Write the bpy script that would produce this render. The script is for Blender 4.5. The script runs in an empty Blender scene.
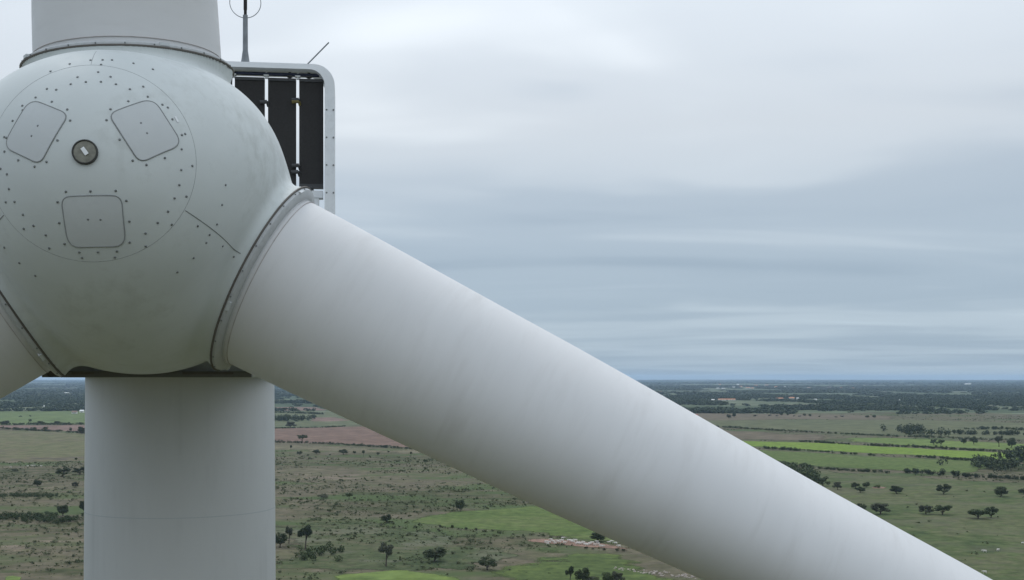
import bpy, bmesh, math, random
import numpy as np
from mathutils import Matrix, Vector

scene = bpy.context.scene
COL = scene.collection
R = math.radians

# ------------------------------------------------------------------ camera
EYE = 92.0                                  # metres above the plain
cam_d = bpy.data.cameras.new('camera')
cam = bpy.data.objects.new('camera', cam_d)
COL.objects.link(cam)
cam.location = (0, 0, EYE)
cam.rotation_euler = (R(90), 0, 0)
cam_d.sensor_width = 36.0
cam_d.lens = 36.0 * 1232.0 / 1024.0
cam_d.shift_y = 87.2 / 1024.0
cam_d.clip_start = 0.1
cam_d.clip_end = 200000
scene.camera = cam

# ------------------------------------------------------------------ exposure
scene.view_settings.view_transform = 'Standard'
scene.view_settings.look = 'None'
scene.view_settings.exposure = 0.0
scene.view_settings.gamma = 1.0
scene.view_settings.use_curve_mapping = False
scene.cycles.use_denoising = True
scene.cycles.max_bounces = 6
scene.cycles.diffuse_bounces = 3
scene.cycles.volume_bounces = 1
scene.cycles.caustics_reflective = False
scene.cycles.caustics_refractive = False

# ------------------------------------------------------------------ sky (overcast, layered cloud)
SUN_EL, SUN_AZ = R(58), R(-25)              # azimuth from +Y (view direction) towards +X
world = bpy.data.worlds.new('World')
scene.world = world
world.use_nodes = True
nt = world.node_tree
nt.nodes.clear()


def N(tree, kind, **kw):
    n = tree.nodes.new(kind)
    for k, v in kw.items():
        if k == 'inp':
            for kk, vv in v.items():
                n.inputs[kk].default_value = vv
        else:
            setattr(n, k, v)
    return n


def math_node(tree, op, a, b=None, clamp=False):
    n = tree.nodes.new('ShaderNodeMath')
    n.operation = op
    n.use_clamp = clamp
    for i, v in enumerate((a, b)):
        if v is None:
            continue
        if isinstance(v, (int, float)):
            n.inputs[i].default_value = v
        else:
            tree.links.new(v, n.inputs[i])
    return n.outputs[0]


def mix_col(tree, fac, a, b, mode='MIX'):
    n = tree.nodes.new('ShaderNodeMix')
    n.data_type = 'RGBA'
    n.blend_type = mode
    for sock, v in ((n.inputs[0], fac), (n.inputs[6], a), (n.inputs[7], b)):
        if isinstance(v, (int, float)):
            sock.default_value = v
        elif isinstance(v, tuple):
            sock.default_value = v if len(v) == 4 else (*v, 1)
        else:
            tree.links.new(v, sock)
    return n.outputs[2]


def ramp(tree, fac, stops, interp='LINEAR'):
    n = tree.nodes.new('ShaderNodeValToRGB')
    n.color_ramp.interpolation = interp
    el = n.color_ramp.elements
    while len(el) < len(stops):
        el.new(0.5)
    for e, (p, c) in zip(el, stops):
        e.position = p
        e.color = c if len(c) == 4 else (*c, 1)
    tree.links.new(fac, n.inputs[0])
    return n.outputs[0]


L = nt.links.new
tc = N(nt, 'ShaderNodeTexCoord')
sep = N(nt, 'ShaderNodeSeparateXYZ')
L(tc.outputs['Generated'], sep.inputs[0])
zz = math_node(nt, 'MAXIMUM', sep.outputs[2], 0.0)
den = math_node(nt, 'ADD', zz, 0.035)
cx = math_node(nt, 'DIVIDE', sep.outputs[0], den)
cyy = math_node(nt, 'DIVIDE', sep.outputs[1], den)
comb = N(nt, 'ShaderNodeCombineXYZ')
L(cx, comb.inputs[0]); L(cyy, comb.inputs[1])
# broad cloud sheets
mp = N(nt, 'ShaderNodeMapping')
L(comb.outputs[0], mp.inputs[0])
SKY_OFF = (3.35, 1.55, 0.0)
mp.inputs['Location'].default_value = SKY_OFF
mp.inputs['Rotation'].default_value = (0, 0, R(18))
mp.inputs['Scale'].default_value = (0.19, 0.25, 1)
n1 = N(nt, 'ShaderNodeTexNoise', inp={'Scale': 1.0, 'Detail': 4.0, 'Roughness': 0.38, 'Distortion': 0.9})
L(mp.outputs[0], n1.inputs['Vector'])
# finer streaks
mp2 = N(nt, 'ShaderNodeMapping')
L(comb.outputs[0], mp2.inputs[0])
mp2.inputs['Location'].default_value = (7.3, 4.0, 2.0)
mp2.inputs['Rotation'].default_value = (0, 0, R(-8))
mp2.inputs['Scale'].default_value = (0.42, 0.6, 1)
n2 = N(nt, 'ShaderNodeTexNoise', inp={'Scale': 1.0, 'Detail': 3.0, 'Roughness': 0.42, 'Distortion': 1.2})
L(mp2.outputs[0], n2.inputs['Vector'])
cl = math_node(nt, 'ADD', math_node(nt, 'MULTIPLY', n1.outputs[0], 0.72), math_node(nt, 'MULTIPLY', n2.outputs[0], 0.28))
calm = ramp(nt, zz, [(0.0, (0.32,) * 3), (0.16, (1, 1, 1))])
cl = math_node(nt, 'ADD', math_node(nt, 'MULTIPLY', math_node(nt, 'SUBTRACT', cl, 0.52), calm), 0.52)
cloud = ramp(nt, cl, [(0.34, (4.15, 4.95, 5.85)), (0.47, (5.3, 6.05, 6.85)), (0.56, (6.8, 7.4, 8.0)), (0.68, (8.9, 9.5, 10.0))], 'EASE')
# the sheet is thicker and greyer-blue towards the horizon, brighter overhead
elev = ramp(nt, zz, [(0.0, (0.64, 0.75, 0.83)), (0.07, (0.75, 0.83, 0.89)), (0.20, (1.0, 1.0, 1.0)), (0.45, (1.5, 1.5, 1.5)), (1.0, (1.9, 1.88, 1.86))])
cloud = mix_col(nt, 1.0, cloud, elev, 'MULTIPLY')
sky = N(nt, 'ShaderNodeTexSky')
sky.sky_type = 'NISHITA'
sky.sun_disc = False
sky.sun_elevation = SUN_EL
sky.sun_rotation = SUN_AZ
sky.altitude = 200
sky.dust_density = 2.0
allsky = mix_col(nt, 0.90, sky.outputs[0], cloud)
bg = N(nt, 'ShaderNodeBackground', inp={'Strength': 0.10})
L(allsky, bg.inputs[0])
wo = N(nt, 'ShaderNodeOutputWorld')
L(bg.outputs[0], wo.inputs[0])

# ------------------------------------------------------------------ sun, diffused by the cloud sheet
sun_d = bpy.data.lights.new('sun', 'SUN')
sun_d.energy = 1.25
sun_d.angle = R(22)
sun_d.color = (1.0, 0.97, 0.93)
sun = bpy.data.objects.new('sun', sun_d)
COL.objects.link(sun)
sdir = Vector((math.sin(SUN_AZ) * math.cos(SUN_EL), math.cos(SUN_AZ) * math.cos(SUN_EL), math.sin(SUN_EL)))
sun.rotation_euler = sdir.to_track_quat('Z', 'Y').to_euler()
sun.location = (0, 0, 300)

HAZE = 3.2e-5
# ------------------------------------------------------------------ measured layout, metres on the plain
FIELDS = [
    ('crop_field', 'green_pale', [(-1529.8, 3294.9), (-1223.1, 3333.6), (-839.3, 3314.2), (-610.7, 2411.6), (-822.5, 2401.4), (-1110.2, 2391.2)]),
    ('ploughed_field', 'soil_far', [(-1087.3, 2341.8), (-813.9, 2376.2), (-617.2, 2361.3), (-503.8, 1927.6), (-699.1, 2031.3), (-822.4, 2146.7), (-1044.1, 2248.9)]),
    ('pasture', 'pasture_dry', [(-1063.8, 2213.8), (-807.1, 2106.8), (-686.8, 1995.5), (-457.1, 1804.8), (-334.5, 1321.0), (-465.5, 1352.6), (-552.2, 1328.8), (-634.8, 1321.0)]),
    ('ploughed_field', 'soil_red', [(-584.0, 2167.2), (-426.0, 2205.1), (-311.0, 2294.4), (-79.2, 2322.6), (-14.8, 1515.3), (-146.4, 1610.0), (-252.5, 1709.6), (-337.9, 1749.1), (-502.4, 1864.2)]),
    ('pasture', 'pasture_pale', [(-457.1, 1804.8), (-330.8, 1712.1), (-247.0, 1671.7), (-143.5, 1578.6), (-14.5, 1485.5), (-13.8, 1420.4), (-134.2, 1475.8), (-296.7, 1535.8), (-399.8, 1578.6)]),
    ('crop_field', 'green_grey', [(-824.8, 3257.0), (-573.6, 3333.6), (-411.2, 3166.0), (-177.1, 2371.2), (-314.8, 2322.6), (-431.0, 2231.2), (-558.4, 2205.1)]),
    ('ploughed_field', 'soil_far', [(-944.2, 3728.4), (-654.5, 3803.5), (-594.9, 3778.1), (-504.3, 3414.0), (-607.9, 3373.3), (-839.3, 3314.2)]),
    ('ploughed_field', 'soil_far', [(-457.7, 2805.5), (-406.8, 2847.8), (-330.7, 2611.6), (-378.0, 2558.6), (-423.5, 2570.2)]),
    ('crop_field', 'green_mid', [(-73.6, 788.2), (-63.8, 810.8), (-49.0, 837.7), (12.8, 876.6), (93.6, 901.0), (124.8, 620.0), (68.9, 663.6), (49.6, 694.1), (27.6, 709.3), (4.7, 725.2), (-38.0, 754.1)]),
    ('scrub_meadow', 'green_scrub', [(-152.0, 793.7), (-122.4, 828.5), (-78.6, 793.7), (-37.7, 749.1), (4.7, 718.3), (26.0, 667.5), (3.9, 600.3), (-5.4, 558.9), (-51.3, 564.5), (-89.8, 575.9), (-114.3, 581.8), (-150.4, 594.0), (-175.5, 766.9)]),
    ('meadow', 'green_meadow', [(-12.7, 600.3), (-1.1, 648.4), (26.2, 671.5), (67.6, 650.3), (107.2, 532.6), (77.6, 508.7), (11.6, 508.7), (-18.6, 545.4)]),
    ('bare_soil', 'soil_pink', [(8.0, 702.3), (18.9, 706.6), (35.9, 701.4), (49.6, 694.1), (62.5, 675.5), (70.4, 652.2), (57.6, 656.7), (39.5, 666.7), (19.9, 681.2), (8.5, 694.5)]),
    ('bare_soil', 'soil_pale', [(48.3, 595.6), (60.9, 586.4), (73.9, 583.3), (84.2, 570.1), (85.3, 558.9), (73.5, 565.9), (60.0, 577.4), (48.0, 590.9)]),
    ('crop_field', 'green_light', [(-87.5, 567.3), (-78.5, 578.9), (-60.9, 590.9), (-51.5, 592.5), (-40.9, 578.9), (-26.2, 567.3), (-9.5, 532.6), (-17.3, 508.7), (-75.2, 508.7)]),
    ('crop_field', 'green_light', [(-234.8, 567.3), (-231.0, 571.6), (-224.1, 565.9), (-218.9, 548.1), (-226.0, 548.1)]),
    ('pasture', 'soil_dry', [(352.7, 3148.4), (626.8, 3113.8), (884.0, 2959.4), (897.2, 2812.5), (834.0, 2648.2), (626.4, 2679.5), (394.9, 2587.8), (296.6, 2648.2)]),
    ('pasture', 'olive', [(293.9, 2623.7), (620.5, 2654.4), (852.7, 2673.2), (1077.3, 2421.9), (1173.5, 2231.2), (879.3, 1671.7), (750.1, 1804.8), (596.5, 1944.2), (442.2, 2196.6), (335.6, 2322.6)]),
    ('pasture', 'soil_dry', [(319.2, 2209.4), (420.2, 2087.4), (497.6, 1927.6), (483.4, 1804.8), (400.9, 1776.6), (309.6, 1834.0)]),
    ('crop_field', 'green_light', [(508.9, 1882.8), (572.0, 1864.2), (710.5, 1709.6), (830.3, 1578.6), (737.8, 1402.8), (638.3, 1535.8), (588.5, 1583.0), (512.9, 1671.7), (475.9, 1776.6)]),
    ('crop_field', 'green_bright', [(260.8, 1804.8), (394.7, 1749.1), (457.2, 1707.0), (498.2, 1623.8), (570.9, 1535.8), (621.4, 1495.3), (720.0, 1368.9), (642.4, 1221.4), (546.7, 1352.6), (510.1, 1402.8), (431.1, 1483.6), (331.6, 1614.6), (245.1, 1696.8)]),
    ('crop_field', 'green_mid', [(238.0, 1647.4), (321.5, 1565.5), (418.0, 1438.4), (497.8, 1368.9), (537.1, 1328.8), (494.4, 1248.3), (425.8, 1170.9), (370.7, 1208.4), (300.1, 1283.6), (247.4, 1336.6)]),
    ('dirt_track', 'track', [(366.1, 1193.1), (381.4, 1180.7), (418.0, 1149.5), (457.3, 1100.4), (533.2, 1013.8), (521.6, 991.6), (449.5, 1081.5), (412.2, 1133.4), (372.0, 1166.1)]),
    ('pasture', 'pasture_right', [(271.5, 1248.3), (359.3, 1170.9), (404.9, 1113.4), (443.1, 1066.3), (526.2, 970.4), (258.4, 431.3), (170.8, 431.3), (198.4, 793.7), (204.0, 1102.6)]),
    ('bare_soil', 'soil_pink', [(296.7, 1026.7), (308.9, 1034.2), (313.6, 1024.8), (306.1, 1013.8), (296.8, 1015.6)]),
]
TREES = [
    (-416.0, 1141.4, 9.7, 13.4, 'S', 'broad dark tree standing alone in dry grass left of the tower', 'trees scattered over the brown scrubland'),
    (-408.5, 1164.9, 8.0, 14.2, 'S', "flat crowned tree half hidden behind the tower's left edge", 'trees scattered over the brown scrubland'),
    (-399.0, 1037.0, 5.9, 8.0, 'R', 'small round tree above the green scrub patch left of the tower', 'trees scattered over the brown scrubland'),
    (-364.5, 1027.6, 5.0, 6.3, 'R', 'small greyish round tree just below the two broad trees left of the tower', 'trees scattered over the brown scrubland'),
    (-297.6, 816.6, 8.0, 8.6, 'R', 'dense dark tree in the green scrub band left of the tower', 'trees scattered over the brown scrubland'),
    (-289.3, 834.6, 8.8, 7.5, 'R', "dark tree beside the tower's left edge in the green scrub band", 'trees scattered over the brown scrubland'),
    (-473.0, 1336.6, 4.9, 3.3, 'U', 'tiny slim tree at the edge of the dry pasture left of the tower', 'trees scattered over the brown scrubland'),
    (-484.9, 1202.0, 3.9, 9.8, 'B', 'low spreading shrub at the far left edge of the brown scrubland', 'trees scattered over the brown scrubland'),
    (-125.7, 667.5, 8.1, 8.1, 'R', 'dark bushy tree touching the right edge of the tower', 'trees around the green meadows right of the tower'),
    (-123.0, 679.5, 9.9, 5.0, 'U', "slim leaning tree beside the bushy tree at the tower's right edge", 'trees around the green meadows right of the tower'),
    (-110.3, 657.8, 13.3, 9.1, 'U', 'tall umbrella tree with bare trunk rising from a shrub patch', 'trees around the green meadows right of the tower'),
    (-61.2, 598.8, 11.7, 8.7, 'U', 'upright tree with thick pale trunk above the bright green corner field', 'trees around the green meadows right of the tower'),
    (-38.7, 615.0, 7.7, 11.5, 'R', 'large dense round tree on grass between two open crowned trees', 'trees around the green meadows right of the tower'),
    (-11.7, 587.9, 6.7, 9.1, 'S', 'thin leaning tree with open crown, right of the dense round tree', 'trees around the green meadows right of the tower'),
    (-79.5, 777.4, 6.0, 6.6, 'R', 'single round tree at the left tip of the green wedge field', 'trees around the green meadows right of the tower'),
    (-35.6, 844.0, 8.9, 6.9, 'R', 'bushy upright tree at the top edge of the green wedge field', 'trees around the green meadows right of the tower'),
    (-122.6, 926.8, 4.9, 6.0, 'U', 'small flat topped tree alone in the middle of the brown scrubland', 'trees scattered over the brown scrubland'),
    (-143.9, 938.3, 3.8, 9.9, 'B', 'low grey green shrub mound left of the small flat topped tree', 'trees scattered over the brown scrubland'),
    (25.8, 548.1, 8.0, 4.9, 'U', 'dark upright tree at the bottom edge under the blade, left of its group', 'trees around the green meadows right of the tower'),
    (31.2, 549.4, 7.6, 6.7, 'R', 'tall bushy tree in the middle of the group at the bottom edge', 'trees around the green meadows right of the tower'),
    (35.6, 548.1, 4.9, 6.2, 'B', 'low wide tree on the right flank of the group at the bottom edge', 'trees around the green meadows right of the tower'),
    (42.7, 548.1, 5.3, 6.2, 'R', 'pale green round tree right of the gap at the bottom edge', 'trees around the green meadows right of the tower'),
    (46.7, 548.1, 6.2, 6.7, 'S', 'brownish open tree beside the pale round one at the bottom edge', 'trees around the green meadows right of the tower'),
    (6.2, 548.1, 2.7, 3.6, 'B', 'small dark bush cut by the bottom edge under the blade', 'trees around the green meadows right of the tower'),
    (48.6, 688.6, 5.6, 10.1, 'R', 'dark tree behind the white cattle herd, partly hidden by the blade', 'trees around the green meadows right of the tower'),
    (-94.4, 1336.6, 4.3, 6.5, 'B', 'small bush against the underside of the blade in the scrubland', 'trees scattered over the brown scrubland'),
    (261.8, 1037.0, 9.3, 11.8, 'S', 'broad dark tree nearest the blade on the right hand pasture', 'trees on the right hand pasture'),
    (265.5, 1004.8, 7.7, 8.2, 'S', 'thin stemmed tree just right of the broad tree by the blade', 'trees on the right hand pasture'),
    (282.3, 1013.8, 6.2, 7.8, 'S', 'left tree of the cluster of four beside the bare soil patch', 'trees on the right hand pasture'),
    (276.9, 978.8, 5.6, 8.3, 'S', 'front tree of the cluster of four beside the bare soil patch', 'trees on the right hand pasture'),
    (293.9, 1023.0, 5.4, 6.2, 'R', 'rear round tree of the cluster of four beside the bare soil patch', 'trees on the right hand pasture'),
    (303.1, 1023.0, 3.7, 7.1, 'B', 'low bush standing on the bare soil patch in the pasture', 'trees on the right hand pasture'),
    (303.3, 970.4, 7.1, 11.4, 'R', 'dome shaped tree right of the bare soil patch in the pasture', 'trees on the right hand pasture'),
    (240.3, 847.1, 5.5, 6.9, 'R', 'dark tree half cut by the upper edge of the blade', 'trees on the right hand pasture'),
    (246.9, 825.5, 8.7, 13.4, 'S', 'wide low tree with greyish crown just above the blade edge', 'trees on the right hand pasture'),
    (338.4, 966.3, 9.4, 11.4, 'S', 'open crowned tree with forked trunk below the dirt track', 'trees on the right hand pasture'),
    (375.1, 946.1, 8.4, 11.9, 'R', 'rounded tree with dark trunk near the right edge, below the dirt track', 'trees on the right hand pasture'),
    (400.8, 966.3, 5.5, 7.8, 'R', 'tree cut by the right edge of the picture below the dirt track', 'trees on the right hand pasture'),
    (277.4, 825.5, 7.0, 10.7, 'S', 'left tree of the left pair in the lower right pasture', 'trees on the right hand pasture'),
    (287.4, 822.5, 8.0, 12.0, 'S', 'right tree of the left pair in the lower right pasture', 'trees on the right hand pasture'),
    (302.3, 799.3, 7.5, 14.3, 'S', 'wide left tree of the right pair in the lower right pasture', 'trees on the right hand pasture'),
    (313.0, 805.0, 8.5, 8.5, 'S', 'upright right tree of the right pair in the lower right pasture', 'trees on the right hand pasture'),
    (278.2, 866.5, 1.8, 2.5, 'B', 'tiny dark bush between the wide tree and the left pair', 'trees on the right hand pasture'),
    (483.4, 2744.4, 10.0, 11.1, 'R', 'left of two dark trees in the brown field by the red roofed house', 'trees on the right hand pasture'),
    (506.8, 2812.5, 11.4, 11.4, 'R', 'right of two dark trees in the brown field by the red roofed house', 'trees on the right hand pasture'),
    (568.9, 2884.1, 5.6, 12.9, 'B', 'low dark bush alone in the far brown field', 'trees on the right hand pasture'),
    (-951.6, 2432.3, 9.5, 6.9, 'U', 'single upright tree in the hedge line of the pale green field', 'trees scattered over the brown scrubland'),
    (-401.1, 2231.2, 13.6, 19.9, 'S', 'leaning tree on the grey green field above the red soil', 'trees scattered over the brown scrubland'),
    (-298.1, 1749.1, 10.6, 15.6, 'U', 'umbrella tree standing over the hedge below the red soil field', 'trees scattered over the brown scrubland'),
    (-702.7, 2013.2, 12.3, 13.9, 'R', 'dark tree clump beside the tower at the end of the soil strip', 'trees scattered over the brown scrubland'),
    (-277.4, 1546.3, 7.0, 3.3, 'U', 'thin dark tree stump at the left of the pale bushy strip', 'trees scattered over the brown scrubland'),
    (-251.3, 1456.9, 5.3, 7.1, 'S', 'greenish shrub tree second from the tower in the pale bushy strip', 'trees scattered over the brown scrubland'),
    (-234.2, 1475.8, 6.0, 10.2, 'S', 'dark spreading tree in the left half of the pale bushy strip', 'trees scattered over the brown scrubland'),
    (-200.5, 1466.3, 7.1, 12.5, 'S', 'largest dark tree in the pale bushy strip below the red soil', 'trees scattered over the brown scrubland'),
    (-172.3, 1429.3, 7.5, 3.5, 'U', 'slim upright tree right of the largest one in the pale bushy strip', 'trees scattered over the brown scrubland'),
    (641.9, 1623.8, 15.8, 11.9, 'U', 'tall flat topped tree among the hedges at the right edge of the green fields', 'trees on the right hand pasture'),
    (648.4, 1600.9, 14.3, 13.0, 'R', 'dark full tree right of the tall flat topped one among the hedges', 'trees on the right hand pasture'),
    (572.6, 1671.7, 9.5, 10.9, 'S', 'left tree of three standing between the bright green strips', 'trees on the right hand pasture'),
    (577.9, 1659.5, 9.4, 9.4, 'S', 'middle tree of three standing between the bright green strips', 'trees on the right hand pasture'),
    (631.6, 1684.2, 12.3, 12.3, 'S', 'right tree of three standing between the bright green strips', 'trees on the right hand pasture'),
    (622.5, 1696.8, 8.3, 9.6, 'R', 'small round tree beside the right tree between the bright green strips', 'trees on the right hand pasture'),
    (608.6, 2906.3, 5.7, 8.5, 'B', 'tree in the row along the far edge of the olive field', 'tree row behind the olive field'),
    (621.9, 2891.4, 4.7, 8.0, 'B', 'tree in the row along the far edge of the olive field', 'tree row behind the olive field'),
    (645.7, 2951.7, 7.2, 8.1, 'R', 'tree in the row along the far edge of the olive field', 'tree row behind the olive field'),
    (661.2, 2951.7, 7.7, 7.2, 'R', 'tree in the row along the far edge of the olive field', 'tree row behind the olive field'),
    (658.5, 2876.8, 4.7, 7.5, 'B', 'tree in the row along the far edge of the olive field', 'tree row behind the olive field'),
    (667.9, 2862.2, 4.2, 9.3, 'B', 'tree in the row along the far edge of the olive field', 'tree row behind the olive field'),
    (693.6, 2921.2, 6.2, 10.0, 'R', 'tree in the row along the far edge of the olive field', 'tree row behind the olive field'),
    (695.8, 2876.8, 6.5, 9.3, 'R', 'tree in the row along the far edge of the olive field', 'tree row behind the olive field'),
    (710.8, 2847.8, 4.6, 7.9, 'B', 'tree in the row along the far edge of the olive field', 'tree row behind the olive field'),
    (737.8, 2805.5, 4.1, 10.0, 'B', 'tree in the row along the far edge of the olive field', 'tree row behind the olive field'),
    (759.0, 2833.6, 5.5, 9.2, 'B', 'tree in the row along the far edge of the olive field', 'tree row behind the olive field'),
    (804.4, 2791.7, 5.9, 11.3, 'R', 'tree in the row along the far edge of the olive field', 'tree row behind the olive field'),
    (820.3, 2791.7, 6.8, 11.3, 'R', 'tree in the row along the far edge of the olive field', 'tree row behind the olive field'),
    (-976.8, 2371.2, 9.2, 18.3, 'R', 'dark bush growing in the hedge below the pale green field', 'bushes in the hedge of the pale green field'),
    (-914.2, 2391.2, 7.4, 17.5, 'R', 'dark bush growing in the hedge below the pale green field', 'bushes in the hedge of the pale green field'),
    (-882.2, 2391.2, 7.4, 15.5, 'R', 'dark bush growing in the hedge below the pale green field', 'bushes in the hedge of the pale green field'),
    (-836.5, 2391.2, 5.0, 9.7, 'R', 'dark bush growing in the hedge below the pale green field', 'bushes in the hedge of the pale green field'),
    (-950.7, 2361.3, 3.8, 15.3, 'B', 'dark bush growing in the hedge below the pale green field', 'bushes in the hedge of the pale green field'),
    (-828.3, 2130.5, 5.9, 12.1, 'R', 'small tree in the lower hedge of the pinkish soil strip', 'trees in the hedge of the soil strip'),
    (-816.8, 2154.8, 5.2, 12.2, 'R', 'small tree in the lower hedge of the pinkish soil strip', 'trees in the hedge of the soil strip'),
    (-749.4, 2091.2, 6.8, 5.8, 'R', 'small tree in the lower hedge of the pinkish soil strip', 'trees in the hedge of the soil strip'),
    (-772.9, 2106.8, 3.4, 13.7, 'B', 'small tree in the lower hedge of the pinkish soil strip', 'trees in the hedge of the soil strip'),
    (-870.5, 2179.7, 3.2, 15.9, 'B', 'small tree in the lower hedge of the pinkish soil strip', 'trees in the hedge of the soil strip'),
    (-188.7, 1475.8, 4.1, 4.1, 'R', 'dark scattered bush in the pale strip below the red soil field', 'bushes in the pale strip'),
    (-158.5, 1456.9, 3.3, 4.3, 'R', 'dark scattered bush in the pale strip below the red soil field', 'bushes in the pale strip'),
    (-151.1, 1507.2, 2.9, 4.2, 'B', 'dark scattered bush in the pale strip below the red soil field', 'bushes in the pale strip'),
    (-274.3, 1475.8, 2.4, 4.8, 'B', 'dark scattered bush in the pale strip below the red soil field', 'bushes in the pale strip'),
    (-238.2, 1438.4, 2.8, 4.7, 'B', 'dark scattered bush in the pale strip below the red soil field', 'bushes in the pale strip'),
    (-214.1, 1449.4, 2.6, 4.0, 'B', 'dark scattered bush in the pale strip below the red soil field', 'bushes in the pale strip'),
    (-163.7, 1420.4, 2.3, 3.9, 'B', 'dark scattered bush in the pale strip below the red soil field', 'bushes in the pale strip'),
    (-120.2, 1466.3, 3.6, 3.6, 'R', 'dark scattered bush in the pale strip below the red soil field', 'bushes in the pale strip'),
    (-57.4, 760.7, 1.9, 2.1, 'R', 'small bush dotted along the lower edge of the green wedge field', 'bushes along the green wedge field'),
    (-44.1, 754.6, 1.8, 2.0, 'R', 'small bush dotted along the lower edge of the green wedge field', 'bushes along the green wedge field'),
    (-36.2, 749.6, 2.2, 2.4, 'R', 'small bush dotted along the lower edge of the green wedge field', 'bushes along the green wedge field'),
    (-27.7, 741.8, 1.7, 2.2, 'R', 'small bush dotted along the lower edge of the green wedge field', 'bushes along the green wedge field'),
    (-21.6, 739.8, 1.6, 2.2, 'R', 'small bush dotted along the lower edge of the green wedge field', 'bushes along the green wedge field'),
    (-16.7, 734.1, 1.4, 3.0, 'B', 'small bush dotted along the lower edge of the green wedge field', 'bushes along the green wedge field'),
    (-7.0, 723.8, 1.4, 2.1, 'B', 'small bush dotted along the lower edge of the green wedge field', 'bushes along the green wedge field'),
    (0.6, 718.3, 1.4, 2.0, 'B', 'small bush dotted along the lower edge of the green wedge field', 'bushes along the green wedge field'),
    (6.4, 713.8, 1.4, 2.0, 'B', 'small bush dotted along the lower edge of the green wedge field', 'bushes along the green wedge field'),
    (28.2, 675.5, 1.3, 1.6, 'B', 'low bush at the lower rim of the bare cattle soil', 'bushes below the cattle soil'),
    (39.6, 659.7, 1.4, 2.1, 'R', 'low bush at the lower rim of the bare cattle soil', 'bushes below the cattle soil'),
    (43.3, 658.2, 1.3, 2.1, 'B', 'low bush at the lower rim of the bare cattle soil', 'bushes below the cattle soil'),
    (48.8, 653.7, 1.4, 2.1, 'R', 'low bush at the lower rim of the bare cattle soil', 'bushes below the cattle soil'),
    (55.5, 650.7, 1.4, 2.1, 'R', 'low bush at the lower rim of the bare cattle soil', 'bushes below the cattle soil'),
    (58.8, 649.9, 1.6, 2.1, 'R', 'low bush at the lower rim of the bare cattle soil', 'bushes below the cattle soil'),
    (-1141.9, 2862.2, 3.5, 11.6, 'B', 'small dark bush on the far pale green field', 'bushes on the pale green field'),
    (-1125.0, 2876.8, 4.7, 7.0, 'B', 'small dark bush on the far pale green field', 'bushes on the pale green field'),
]
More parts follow.
